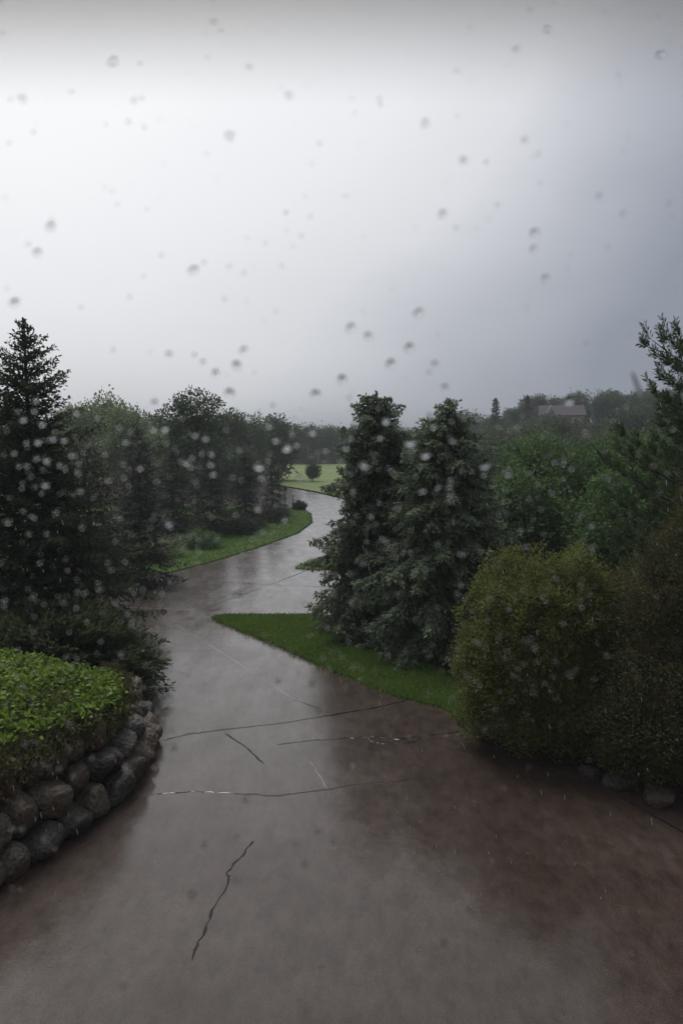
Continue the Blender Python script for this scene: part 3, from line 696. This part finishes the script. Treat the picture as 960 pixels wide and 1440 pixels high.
make_tree('pine_tree', (7.35, 12.6, 0), 'dark long needled pine with upright brush tips at the right edge', 'pine', pc, 'pine', trunk_mesh(7.9, .14, 12), pb)
# green leafy trees behind the cedar
mid = [(7.3, 27.5, 5.35, 1.9, 'green leafy tree with its rounded top just below the gabled house'), (9.6, 27.0, 5.2, 1.9, 'green leafy tree in the middle of the row behind the cedar'),
       (12.2, 28.5, 5.7, 2.0, 'green leafy tree at the right of the row, behind the pine'), (5.6, 24.0, 4.0, 1.3, 'lowest leafy tree touching the right flank of the spruces'),
       (8.2, 22.5, 4.3, 1.6, 'leafy tree directly above the olive cedar'), (10.8, 21.5, 4.4, 1.8, 'leafy tree between the cedar and the pine branches')]
for i, (x, y, h, r_, lb) in enumerate(mid):
    rg = random.Random(i)
    lobes = [(0, 0, h*.62, r_, r_, h*.36)] + [(rg.uniform(-.7, .7)*r_, rg.uniform(-.7, .7)*r_, h*rg.uniform(.35, .78), r_*.5, r_*.5, h*.18) for _ in range(8)]
    lobes.append((rg.uniform(-.3, .3), 0, h*.86, r_*.45, r_*.45, h*.13)); lobes.append((0, 0, h*.3, r_*.95, r_*.95, h*.28))
    cloud_tree('leafy_tree', (x, y, 0), lb, 'tree', 'decid', 60+i, lobes, 1750, 12, .13, .135, .090, tr=.13, group='leafy trees behind the cedar', shell=.6)
# open crowned tree and pale trees at left
cloud_tree('round_topped_tree', (-9.3, 50, 0), 'tree with an open rounded crown and bare limbs showing against the sky', 'tree', 'far', 71,
           [(0, 0, 7.4, 1.5, 1.3, .65), (-1.3, 0, 6.3, 1.2, 1.0, .8), (.9, 0, 6.2, .9, .8, .5), (0, 0, 5.0, 1.9, 1.6, 1.3), (-.6, .3, 3.2, 2.1, 1.8, 1.6)],
           900, 12, .16, .20, .13, tr=.16, th=7.3, limbs=[(4.6, .1, 1.2, 2.3, .07), (4.8, 1.7, .9, 2.4, .06), (5.0, 3.1, 1.3, 2.1, .07), (5.2, 4.4, .8, 2.0, .06), (5.4, 5.6, 1.1, 1.8, .05)], shell=.75)
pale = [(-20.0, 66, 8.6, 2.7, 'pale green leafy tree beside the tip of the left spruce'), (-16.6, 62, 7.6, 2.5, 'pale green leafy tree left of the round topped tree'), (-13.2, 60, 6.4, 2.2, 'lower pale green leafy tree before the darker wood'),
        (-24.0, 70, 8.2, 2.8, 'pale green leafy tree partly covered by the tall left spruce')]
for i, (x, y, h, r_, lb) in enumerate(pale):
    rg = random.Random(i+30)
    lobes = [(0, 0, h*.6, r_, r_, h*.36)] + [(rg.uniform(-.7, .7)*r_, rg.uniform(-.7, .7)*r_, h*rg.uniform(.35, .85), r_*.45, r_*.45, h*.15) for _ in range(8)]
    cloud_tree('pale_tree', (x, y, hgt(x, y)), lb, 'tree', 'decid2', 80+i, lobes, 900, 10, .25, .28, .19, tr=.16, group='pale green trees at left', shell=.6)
# low shrubs along the left lawn
for i, (x, y, r_, h, cm, lb) in enumerate([(-7.9, 33.0, 1.0, .9, 'decid2', 'pale olive low shrub on the left lawn'), (-6.6, 35.8, .9, .7, 'decid', 'low green shrub beside the pale one on the left lawn'),
                                          (-5.3, 41.0, .8, .9, 'farc', 'small dark shrub before the conifers left of the road'), (-4.1, 47.3, .9, 1.1, 'farc', 'dark mounded shrub at the front of the rounded lawn'),
                                          (-8.8, 30.8, 1.2, 1.2, 'farc', 'dark shrub at the near end of the left lawn'), (-3.05, 55.9, .38, .5, 'farc', 'tiny dark shrub on the tip of the rounded lawn')]):
    cloud_tree('low_shrub', (x, y, 0), lb, 'shrub', cm, 90+i, [(0, 0, h*.55, r_, r_, h*.55), (r_*.5, .2, h*.5, r_*.6, r_*.6, h*.4), (-r_*.5, -.2, h*.45, r_*.6, r_*.6, h*.4)], 260, 12, .08, .12, .06, tr=.04, th=h*.5, group='low shrubs on the left lawn', shell=.6)
# lone tree on the field
cloud_tree('lone_young_tree', (-3.55, 94.5, hgt(-3.5, 94)), 'small round young tree alone on the pale field', 'tree', 'far', 99, [(0, 0, 1.55, .85, .85, .75), (.2, 0, 1.3, .8, .8, .6)], 260, 10, .12, .2, .14, tr=.08, th=1.6, shell=.4)

# ------------------------------------------------------------------ far wood
fd = []
for s in range(5):
    rg = random.Random(s+200); h, r_ = 9.0, 3.2
    lobes = [(0, 0, h*.58, r_, r_, h*.38)] + [(rg.uniform(-.75, .75)*r_, rg.uniform(-.75, .75)*r_, h*rg.uniform(.3, .88), r_*.42, r_*.42, h*.14) for _ in range(11)]
    lobes.append((0, 0, h*.25, r_*.9, r_*.9, h*.25))
    fd.append((clump_cloud(np.random.default_rng(s+200), lobes, 900, 9, .38, .42, .30, shell=.6), trunk_mesh(h*.8, .22, s, [(h*.35, 1+s, 2, 3, .09), (h*.4, 3+s, 2, 3, .09)])))
protos = []
rg = random.Random(77)
placed = []
def far_tree(x, y, s, kind, group, label):
    if 'hillside' in group:
        if y > 120 and abs(x-38) < 12: label = 'hazy tree on the ridge close around the gabled house'
        elif y > 120: label = 'hazy tree along the crest of the wooded hillside' + (', right of the gabled house' if x > 38 else ', left of the gabled house')
        elif x/y < .17: label = 'dark leafy tree at the foot of the hillside, just right of the two spruces'
        elif y < 80: label = 'nearer dark tree low on the hillside behind the leafy row'
        else: label = 'dark leafy tree half way up the wooded hillside below the house'
    elif 'left' in group: label = 'dark leafy tree left of the pale field, ' + ('next to the field edge' if x > -13 else 'behind the round topped tree' if x > -24 else 'behind the tall left spruce')
    elif 'far side' in group: label = 'hazy dark tree in the ' + ('front' if y < 178 else 'back') + ' row of the far wood, ' + ('left of the road bend' if x < -14 else 'directly behind the pale field' if x < 1 else 'behind the two spruces')
    z = hgt(x, y) - .1; k = rg.randrange(5)
    key = (k, kind)
    for p, kk in protos:
        if kk == key:
            o = copy_tree(p, (x, y, z), rg.uniform(0, 6.28), (s*rg.uniform(.9, 1.15), s*rg.uniform(.9, 1.15), s), label); o['group'] = group; return o
    c, t = fd[k]
    o = make_tree('far_tree', (x, y, z), label, 'tree', c, kind, t, None, group, rg.uniform(0, 6.28), (s, s, s)); protos.append((o, key)); return o
# line behind the field
x = -62
while x < 22:
    far_tree(x, 172 + rg.uniform(-4, 5), rg.uniform(.74, .98), 'far', 'trees along the far side of the field', 'hazy dark tree in the wood along the far side of the field')
    x += rg.uniform(4.2, 5.8)
x = -60
while x < 30:
    far_tree(x, 184 + rg.uniform(-4, 5), rg.uniform(.85, 1.02), 'far', 'trees along the far side of the field', 'hazy dark tree in the wood along the far side of the field'); x += rg.uniform(5, 7)
# taller dark trees left of the field
for i, (px, y, s) in enumerate([(-14.5, 95, .98), (-11.5, 92, .92), (-18, 98, .9), (-22, 92, .9), (-9.0, 98, .9), (-27, 95, .95), (-32, 90, .9), (-38, 92, .95), (-44, 95, .9), (-36, 78, .85), (-30, 74, .8), (-14, 78, .7), (-10.2, 76, .55), (-18, 76, .68), (-42, 80, .9), (-50, 85, .9)]):
    far_tree(px, y, s, 'far', 'dark trees left of the field', 'dark leafy tree in the cluster left of the pale field')
# wooded hillside on the right
for x, y, s in ((8.5, 58, .46), (10.5, 63, .52), (8.6, 70, .55), (12.5, 72, .6), (8.0, 82, .62), (11.6, 84, .68), (7.0, 96, .66), (10.5, 99, .75), (14.5, 94, .78), (6.5, 112, .75), (13, 112, .85)):
    far_tree(x, y, s, 'far', 'trees on the wooded hillside', 'dark leafy tree on the wooded hillside at right')
for x, y, s in ((36, 158, .72), (42, 162, .78), (48, 158, .8), (54, 160, .82), (60, 158, .8), (50, 148, .72), (56, 146, .75), (31, 160, .7), (66, 156, .8), (72, 160, .85)):
    far_tree(x, y, s, 'far', 'trees on the wooded hillside', 'dark leafy tree on the wooded hillside at right')
for row, (y, n, s) in enumerate([(70, 9, .62), (86, 12, .7), (104, 14, .75), (124, 15, .75), (146, 15, .72), (172, 16, .75)]):
    for j in range(n):
        x = 14 + y*.03 + (y*.46)*(j+rg.uniform(-.3, .3))/n*1.15
        if 118 < y < 150 and 33 < x < 47: continue
        if y == 146 or y == 172:
            if 30 < x < 54 and y == 146: continue
        far_tree(x, y + rg.uniform(-5, 5), s*rg.uniform(.85, 1.1), 'far' if row > 1 else 'far', 'trees on the wooded hillside', 'dark leafy tree on the wooded hillside at right')
# small pointed conifers on the ridge
cv = conifer(np.random.default_rng(5), 4.5, 1.1, dz=.5, nb=7, twig=.3, nl=.4, nw=.14, step=.16, z0=.2)
p0 = make_tree('ridge_conifer', (28.0, 142, 8.0), 'small pointed conifer on the ridge, left of the gabled house', 'conifer', cv[:3], 'farc', trunk_mesh(4.3, .1, 1), None, 'pointed conifers on the ridge')
copy_tree(p0, (33.3, 140, 8.2), 1, (1, 1, 1.05), 'pointed conifer on the ridge right beside the gabled house')

# ------------------------------------------------------------------ house on the hill
hs = empty('gabled_house', (38.3, 138, 7.15), R(-8)); hs.scale = (.60, .75, .85); tag(hs, 'hillside house with a pale pinkish gable and a wide dark roof', 'house')
def bx(name, dims, m, par, bev=0):
    bm = bmesh.new(); box_bm(bm, *dims, bev); return link(name, bm_mesh(name, bm), m, par)
mw = plain('pinkish_siding', (.50, .36, .32), .7, noise=.12, scale=2); mr = plain('dark_shingles', (.075, .062, .070), .7, noise=.3, scale=6); mt = plain('pale_trim', (.6, .57, .55), .6); mg = plain('window_glass', (.04, .05, .06), .1)
bx('wall', (-4.5, 7.5, 0, 7, 0, 2.8), mw, hs)
def prism(name, P, m, par, y0, y1):
    bm = bmesh.new(); a = [bm.verts.new((x, y0, z)) for x, z in P]; b = [bm.verts.new((x, y1, z)) for x, z in P]
    bm.faces.new(a); bm.faces.new(b[::-1])
    for i in range(len(P)): bm.faces.new((a[i], b[i], b[(i+1) % len(P)], a[(i+1) % len(P)]))
    bmesh.ops.recalc_face_normals(bm, faces=bm.faces); return link(name, bm_mesh(name, bm), m, par)
def prism_x(name, P, m, par, x0, x1):
    o = prism(name, P, m, par, x0, x1); 
    for v in o.data.vertices: v.co = Vector((v.co.y, v.co.x, v.co.z))
    o.data.flip_normals(); return o
prism_x('roof', [(-.5, 2.75), (3.5, 5.0), (7.5, 2.75), (7.2, 2.6), (3.5, 4.7), (-.2, 2.6)], mr, hs, -5, 8)
prism_x('roof', [(-.1, 2.7), (3.5, 4.68), (7.1, 2.7)], mr, hs, -4.9, 7.9)
prism('gable_wall', [(-4.0, .2), (-4.0, 2.3), (-2.2, 4.5), (-.4, 2.3), (-.4, .2)], mw, hs, -1.4, 2.5)
prism('gable_trim', [(-4.5, 2.0), (-2.2, 4.85), (.1, 2.0), (-.25, 1.95), (-2.2, 4.4), (-4.15, 1.95)], mt, hs, -1.7, -1.42)
prism('gable_roof', [(-4.5, 2.05), (-2.2, 4.9), (.1, 2.05), (-.1, 2.0), (-2.2, 4.7), (-4.3, 2.0)], mr, hs, -1.4, 2.9)
for xx in (-3.1, -1.9):
    w_ = bx('window', (xx, xx+.7, -1.46, -1.40, 1.0, 2.2), mt, hs); bx('pane', (xx+.08, xx+.62, -1.49, -1.46, 1.08, 2.12), mg, w_)
for xx in (1.5, 4.5):
    w_ = bx('window', (xx, xx+1.2, -.06, 0, 1.0, 2.2), mt, hs); bx('pane', (xx+.1, xx+1.1, -.09, -.06, 1.1, 2.1), mg, w_)
bx('chimney', (3.0, 3.7, 4.2, 4.9, 3.8, 5.5), mw, hs)
'''h2 = empty('far_house', (29.3, 150, 7.9), R(5)); tag(h2, 'low far house roof showing above the wood left of the gabled house', 'house')
bx('wall', (-3.5, 3.5, 0, 5, 0, 2.6), mw, h2); prism_x('roof', [(-.4, 2.55), (2.5, 4.0), (5.4, 2.55)], mr, h2, -3.9, 3.9)
w_ = bx('window', (-1, .2, -.06, 0, 1, 2.1), mt, h2); bx('pane', (-.9, .1, -.09, -.06, 1.1, 2.0), mg, w_)'''

# ------------------------------------------------------------------ lamp and marker by the bend
lp = empty('lamp_post', (-4.25, 58.3, 0)); tag(lp, 'short dark lamp post with a round head near the road bend', 'lamp post')
bm = bmesh.new(); tube(bm, [(0, 0, -.02), (0, 0, 1.25)], .035, 8); link('post', bm_mesh('post', bm, True), M['metal'], lp)
bm = lathe([(.05, 1.25), (.12, 1.30), (.14, 1.42), (.10, 1.54), (.03, 1.60)], 12); link('lamp_head', bm_mesh('lamp_head', bm, True), M['metal'], lp)
mk = empty('marker_post', (-3.6, 57.2, 0)); tag(mk, 'thin dark marker post standing on the lawn tip', 'post')
bm = bmesh.new(); tube(bm, [(0, 0, 0), (0, 0, 1.0)], .03, 6); link('post', bm_mesh('post', bm), M['metal'], mk)
bm = bmesh.new(); box_bm(bm, -.05, .05, -.02, -.031, .82, .98); link('reflector', bm_mesh('reflector', bm), plain('dull_red', (.2, .03, .02), .4), mk)

# ------------------------------------------------------------------ the window one looks out of, with raindrops on its pane
win = empty('window', (0, .22, 5.0)); tag(win, 'rain spotted upstairs window that the whole view is seen through', 'window')
def pane_mat():
    m = bpy.data.materials.new('clear_pane'); m.use_nodes = True; t = m.node_tree; t.nodes.remove(t.nodes['Principled BSDF'])
    b = t.nodes.new('ShaderNodeBsdfTransparent'); t.links.new(b.outputs[0], t.nodes['Material Output'].inputs[0]); return m
bm = bmesh.new(); box_bm(bm, -.60, .60, .0, .004, -.75, .65)
pane = link('glass_pane', bm_mesh('glass_pane', bm), pane_mat(), win)
for nm, d in (('frame', (-.66, -.598, -.03, .05, -.81, .71)), ('frame', (.598, .66, -.03, .05, -.81, .71)), ('frame', (-.598, .598, -.03, .05, .648, .71)), ('frame', (-.598, .598, -.03, .05, -.81, -.748)), ('sill', (-.70, .70, .05, .17, -.85, -.812))):
    bx(nm, d, M['wood'], win, .004)
def water():
    m, t, b = mat('rain_water'); b.inputs['Base Color'].default_value = (1, 1, 1, 1); b.inputs['Roughness'].default_value = 0
    b.inputs['IOR'].default_value = 1.333; b.inputs['Transmission Weight'].default_value = 1; return m
MW = water()
def drop_mesh(seed, sub=3):
    """a sessile drop, unit radius, its foot on y=0 and bulging to +y"""
    r = random.Random(seed); bm = bmesh.new(); seg, ri = 20, 8; h = r.uniform(.5, .62); ph = r.uniform(0, 6.28); e = r.uniform(.04, .17)
    top = bm.verts.new((0, h, 0)); rows = []
    for i in range(1, ri+1):
        q = i/ri; row = []
        for k in range(seg):
            a = 6.2832*k/seg; rr = q*(1 + e*math.cos(2*a+ph) + e*.5*math.cos(3*a+ph*2)); y = h*math.sqrt(max(0, 1-q**2.2)) if i < ri else 0
            row.append(bm.verts.new((rr*math.cos(a), y, rr*math.sin(a) - .08*(1-q)*1.0)))
        rows.append(row)
    for k in range(seg): bm.faces.new((top, rows[0][(k+1) % seg], rows[0][k]))
    for a, b in zip(rows, rows[1:]):
        for k in range(seg): bm.faces.new((a[k], a[(k+1) % seg], b[(k+1) % seg], b[k]))
    bm.faces.new(rows[-1][::-1]); bmesh.ops.recalc_face_normals(bm, faces=bm.faces)
    me = bm_mesh('raindrop', bm, True); me.materials.append(MW)
    for p in me.polygons:
        if len(p.vertices) > 4: p.use_smooth = False
    return me
dm = [drop_mesh(i) for i in range(14)]
DROPS = [(-87.6,11.6,0.4,0), (-91.4,6.2,0.4,0), (-88.1,8.6,0.32,0), (-86,5,0.4,0), (-76.1,8.2,0.44,0), (-82.9,0.8,0.36,0), (-79.9,0.4,0.4,0), (-87.4,-0.2,0.4,0), (-90.8,-0.4,0.32,0), (-94.4,-3.4,0.36,0), (-88,-4.8,0.4,0), (-85.2,-5.4,0.53,0), (-81.4,-6.8,0.4,0), (-77.9,-4,0.34,0), (-75.9,-6.2,0.36,0), (-90.9,-7,0.36,0), (-86.3,-8.2,0.34,0), (-85.8,-12.5,0.53,0), (-88.7,-13.1,0.32,0), (-75.6,-14.3,0.44,0), (-76.2,-9.3,0.3,0), (-97,-23.5,0.44,0), (-91,-26.8,0.4,0), (-85.9,-26.8,0.28,0), (-67.6,-11.1,0.38,0), (-63,-6.4,0.36,0), (-58.2,-7.6,0.42,0), (-62.9,-10.3,0.36,0), (-63.9,4,0.36,0), (-54.1,3.4,0.42,0), (-50.7,3.6,0.44,0), (-62.2,-0.2,0.32,0), (-44.8,-6.2,0.44,0), (-42.1,1.8,0.4,0), (-39.1,0.8,0.44,0), (-37.5,-3.6,0.4,0), (-37.8,-6.6,0.4,0), (-37,-9.3,0.4,0), (-50.2,-23.7,0.59,0), (-68.4,-35.2,0.32,0), (-67.5,-37.3,0.32,0), (-77.4,-40.4,0.28,0), (-91.8,-43.1,0.32,0), (-81.7,-47,0.34,0), (-61.3,-53.3,0.53,2), (-36.1,-28.4,0.4,0), (-46.1,-31.1,0.3,0), (-49.2,24.6,0.57,0), (-53.7,11,0.53,0), (-36,19.3,0.53,0), (-39.5,22.4,0.36,0), (-41.9,24.4,0.28,0), (-65.1,25.8,0.3,0), (-26.5,6.4,0.44,0), (-20.9,4.2,0.44,0), (-15.7,-2,0.65,1), (-12.9,-1,0.36,0), (-8.4,2.6,0.42,0), (-4.6,-2.6,0.34,0), (-23.8,-7.2,0.71,1), (-18.9,0.2,0.36,0), (1.2,-2,0.4,0), (3.8,4.6,0.36,0), (12.7,5.8,0.47,0), (11.1,0.8,0.32,0), (6.3,-6.8,0.61,1), (3.2,-14.3,0.4,0), (-24.2,-19.4,0.47,0), (-22.8,-26.4,0.4,0), (-16.5,-22.9,0.34,0), (-12.1,-10.5,0.36,1), (8.5,-21.6,0.4,0), (-30.8,-44.9,0.61,1), (-38.3,-41.2,0.4,0), (-45.2,-38.7,0.53,0), (-26,-37.7,0.36,0), (-17.4,-34.2,0.32,0), (14,21.9,0.81,0), (19.3,26.4,0.81,0), (0.2,17.5,0.67,0), (-7.4,13.4,0.63,0), (-29.9,21.5,0.61,0), (-27.9,25.8,0.61,0), (-32,13.8,0.53,0), (-19.7,10,0.4,0), (-92.7,39.1,0.65,0), (-85.7,52.9,0.61,0), (-81.7,60,0.61,0), (-88.2,94.4,0.53,0), (-57.5,94,0.47,0), (-14.5,95.3,0.44,0), (-31.1,84.7,0.65,0), (-41.8,48.1,0.61,0), (23.3,87.9,0.73,0), (28.4,63.4,0.61,0), (34.1,78,0.49,0), (54.4,58.3,0.57,0), (54.1,53.9,0.44,0), (57.7,45.6,0.61,0), (79,63.4,0.49,0), (21.8,36.1,0.61,0), (7.6,29.7,0.61,0), (2.6,32,0.49,0), (48.1,107.3,0.49,0), (56.6,112.2,0.53,0), (-35.1,114.2,0.49,0), (-63,104.1,0.49,0), (-25.6,102.7,0.4,0), (65.1,11.4,0.65,1), (26.7,21.9,0.4,0), (29.6,15.3,0.4,0), (2.2,12.2,0.4,0), (25,19.5,0.34,0), (24,-3.8,0.59,1), (19.7,-0.4,0.53,1), (25.5,7,0.4,0), (26.3,4.2,0.4,0), (31.2,-13.1,0.49,1), (23.3,-14.3,0.49,1), (27.9,-29.8,0.4,0), (41.4,-7,0.63,1), (48.1,-9.5,0.53,1), (39,6.6,0.36,0), (46.2,-57.7,0.44,0), (13.6,-63.2,0.36,0), (25.8,-63.4,0.36,0), (-13.5,-121.8,0.57,0), (-11,-127.8,0.57,0), (-31.9,-133.1,0.57,0), (-67.2,-167.3,0.61,0), (-45.4,-137.8,0.53,0), (-41.7,-121.8,0.44,0), (-28.8,-107.5,0.53,0), (-31.5,-119.4,0.44,0), (-7,-117.8,0.44,0), (-2.3,-120.9,0.44,0), (44.9,-126.7,0.57,0), (31.7,-153.2,0.61,0), (24.2,-155.9,0.49,0), (-25,-144.6,0.4,0), (-25.8,-161.8,0.4,0), (-13,-172.4,0.44,0), (24.6,-128.9,0.44,0), (57,-163.9,0.4,0), (-8.3,-71.7,0.53,0), (-18.7,-71.2,0.4,0), (1,-72.7,0.32,0), (-81.5,-91.6,0.4,0), (-94.6,-90.1,0.44,0), (-91.8,-96.6,0.36,0), (-89,-96.6,0.36,0), (-80.4,-100.3,0.4,0), (-84.5,-98.1,0.36,0), (-64.3,-97.7,0.53,0), (-81.3,-83.6,0.44,0), (-99.3,-116.7,0.47,0), (-89.7,-120,0.47,0), (-86.8,-123.1,0.36,0), (-58.3,-83,0.34,0), (-54.5,-80.2,0.4,0), (-52,-80.8,0.32,0), (-50.2,-91.6,0.44,0), (-79.3,-132.2,0.3,0), (-73.6,-127.1,0.3,0), (2.9,-97,0.53,0), (50.3,4,0.32,0), (59.5,-4,0.28,0), (56.8,-16.1,0.24,0), (-57.5,-49.1,0.28,0), (69.7,27.7,0.24,0), (-90,-153.6,0.4,0), (-72.7,-149.1,0.32,0), (4.1,-44.9,0.3,0), (16.4,-36.6,0.3,0), (32.5,-23.3,0.32,0)]

rg = random.Random(4)
DROPS += [(rg.uniform(-110, 110), rg.uniform(-190, 130), abs(rg.gauss(.22, .09)) + .1, 0) for _ in range(50)] + [(rg.uniform(-95, 75), rg.uniform(-75, 6), abs(rg.gauss(.27, .08)) + .08, 0) for _ in range(50)]
DROPS += [(x + rg.uniform(-1.6, 1.6), z + rg.uniform(-2.2, 2.2), r_*rg.uniform(.25, .5), 0) for x, z, r_, sh in list(DROPS[:170]) if rg.random() < .14] + [(84.5, 16, .32, 3)]
for x, z, r_, sh in DROPS:
    o = link('raindrop', dm[rg.randrange(14)], None, pane); s = min(r_*.0019*math.exp(rg.gauss(0, .15)), .00125)
    o.location = (x*.001, .0041, z*.001); o.scale = (s*(1.35 if sh == 1 else 1), s, s*(1.7 if sh == 2 else 7 if sh == 3 else 1)); o.rotation_euler = (0, rg.uniform(-.5, .5), 0)
# the finest droplets, too small to count, as one part
def fine():
    bm = bmesh.new()
    for _ in range(950):
        x, z = (rg.uniform(-.115, .115), rg.uniform(-.20, .13)) if rg.random() < .5 else (rg.uniform(-.1, .08), rg.uniform(-.075, .01))
        r_ = rg.uniform(.00012, .00048); rows = []
        for q, y in ((1, 0), (.8, .33), (.4, .52)):
            rows.append([bm.verts.new((x + r_*q*math.cos(k*.7854), .0041 + r_*y, z + r_*q*math.sin(k*.7854))) for k in range(8)])
        for a, b in zip(rows, rows[1:]):
            for k in range(8): bm.faces.new((a[k], b[k], b[(k+1) % 8], a[(k+1) % 8]))
        bm.faces.new(rows[0]); bm.faces.new(rows[-1][::-1])
    bmesh.ops.recalc_face_normals(bm, faces=bm.faces); return bm_mesh('fine_droplets', bm, True)
link('fine_droplets', fine(), MW, pane)['kind'] = 'stuff'
# sheer roller blind drawn down just to the top of the view
bl = empty('roller_blind', (0, .011, 5.0)); tag(bl, 'thin grey sheer blind hanging across the top of the view', 'blind')
def sheer():
    m, t, b = mat('sheer_weave'); tr = t.nodes.new('ShaderNodeBsdfTransparent'); tr.inputs[0].default_value = (1, 1, 1, 1)
    tl = t.nodes.new('ShaderNodeBsdfTranslucent'); tl.inputs[0].default_value = (.5, .49, .47, 1)
    mx = t.nodes.new('ShaderNodeMixShader'); mx.inputs[0].default_value = .52
    t.links.new(tr.outputs[0], mx.inputs[1]); t.links.new(tl.outputs[0], mx.inputs[2]); t.links.new(mx.outputs[0], t.nodes['Material Output'].inputs[0]); return m
bx('fabric', (-.58, .58, 0, .0004, .0056, .66), sheer(), bl)
bm = bmesh.new(); tube(bm, [(-.6, 0, .68), (.6, 0, .68)], .022, 12); link('roller', bm_mesh('roller', bm, True), M['wood'], bl)
# the house wall the window sits in
hw = empty('house_wall', (0, 0, 0)); hw['kind'] = 'structure'
ms = plain('pale_house_siding', (.5, .48, .45), .8, noise=.1, scale=3)
for d in ((-8, -.663, .18, .42, -.1, 8.2), (.663, 8, .18, .42, -.1, 8.2), (-.663, .663, .18, .42, -.1, 4.187), (-.663, .663, .18, .42, 5.713, 8.2)):
    bx('wall_panel', d, ms, hw)
bx('eave', (-8.4, 8.4, .42, 1.5, 8.0, 8.2), ms, hw)

# falling rain: long drops caught between the window and the trees
rgn = np.random.default_rng(31)
def rain():
    bm = bmesh.new()
    for _ in range(170):
        y = rgn.uniform(2.5, 9); x = rgn.uniform(-.45, .45)*y; z = 5 + y*rgn.uniform(-.62, .05); ln = rgn.uniform(.015, .045)*y/5; a = rgn.uniform(.1, .35); r_ = .0014
        d = Vector((-math.sin(a)*.8, 0, math.cos(a)))*ln
        tube(bm, [Vector((x, y, z)) - d*.5, Vector((x, y, z)) - d*.2, Vector((x, y, z)) + d*.5], [r_*.4, r_*y/5, r_*.2], 5)
    return bm_mesh('falling_rain', bm, True)
mrn, t_, b_ = mat('falling_water'); b_.inputs['Base Color'].default_value = (.8, .82, .85, 1); b_.inputs['Roughness'].default_value = .1
tag(link('falling_rain', rain(), mrn), 'bright drops of falling rain in the air before the trees', 'rain', kind='stuff')

# ------------------------------------------------------------------ rain haze
bm = bmesh.new(); box_bm(bm, -960, 960, -660, 1560, -1.2, 30)
hz = bpy.data.materials.new('rain_haze'); hz.use_nodes = True; t = hz.node_tree; t.nodes.remove(t.nodes['Principled BSDF'])
pv = t.nodes.new('ShaderNodeVolumePrincipled'); pv.inputs['Color'].default_value = (.82, .85, .90, 1); pv.inputs['Density'].default_value = .0010
t.links.new(pv.outputs[0], t.nodes['Material Output'].inputs['Volume'])
tag(link('haze', bm_mesh('haze', bm), hz), 'thin grey rain haze filling the air over the valley', 'haze', kind='stuff')
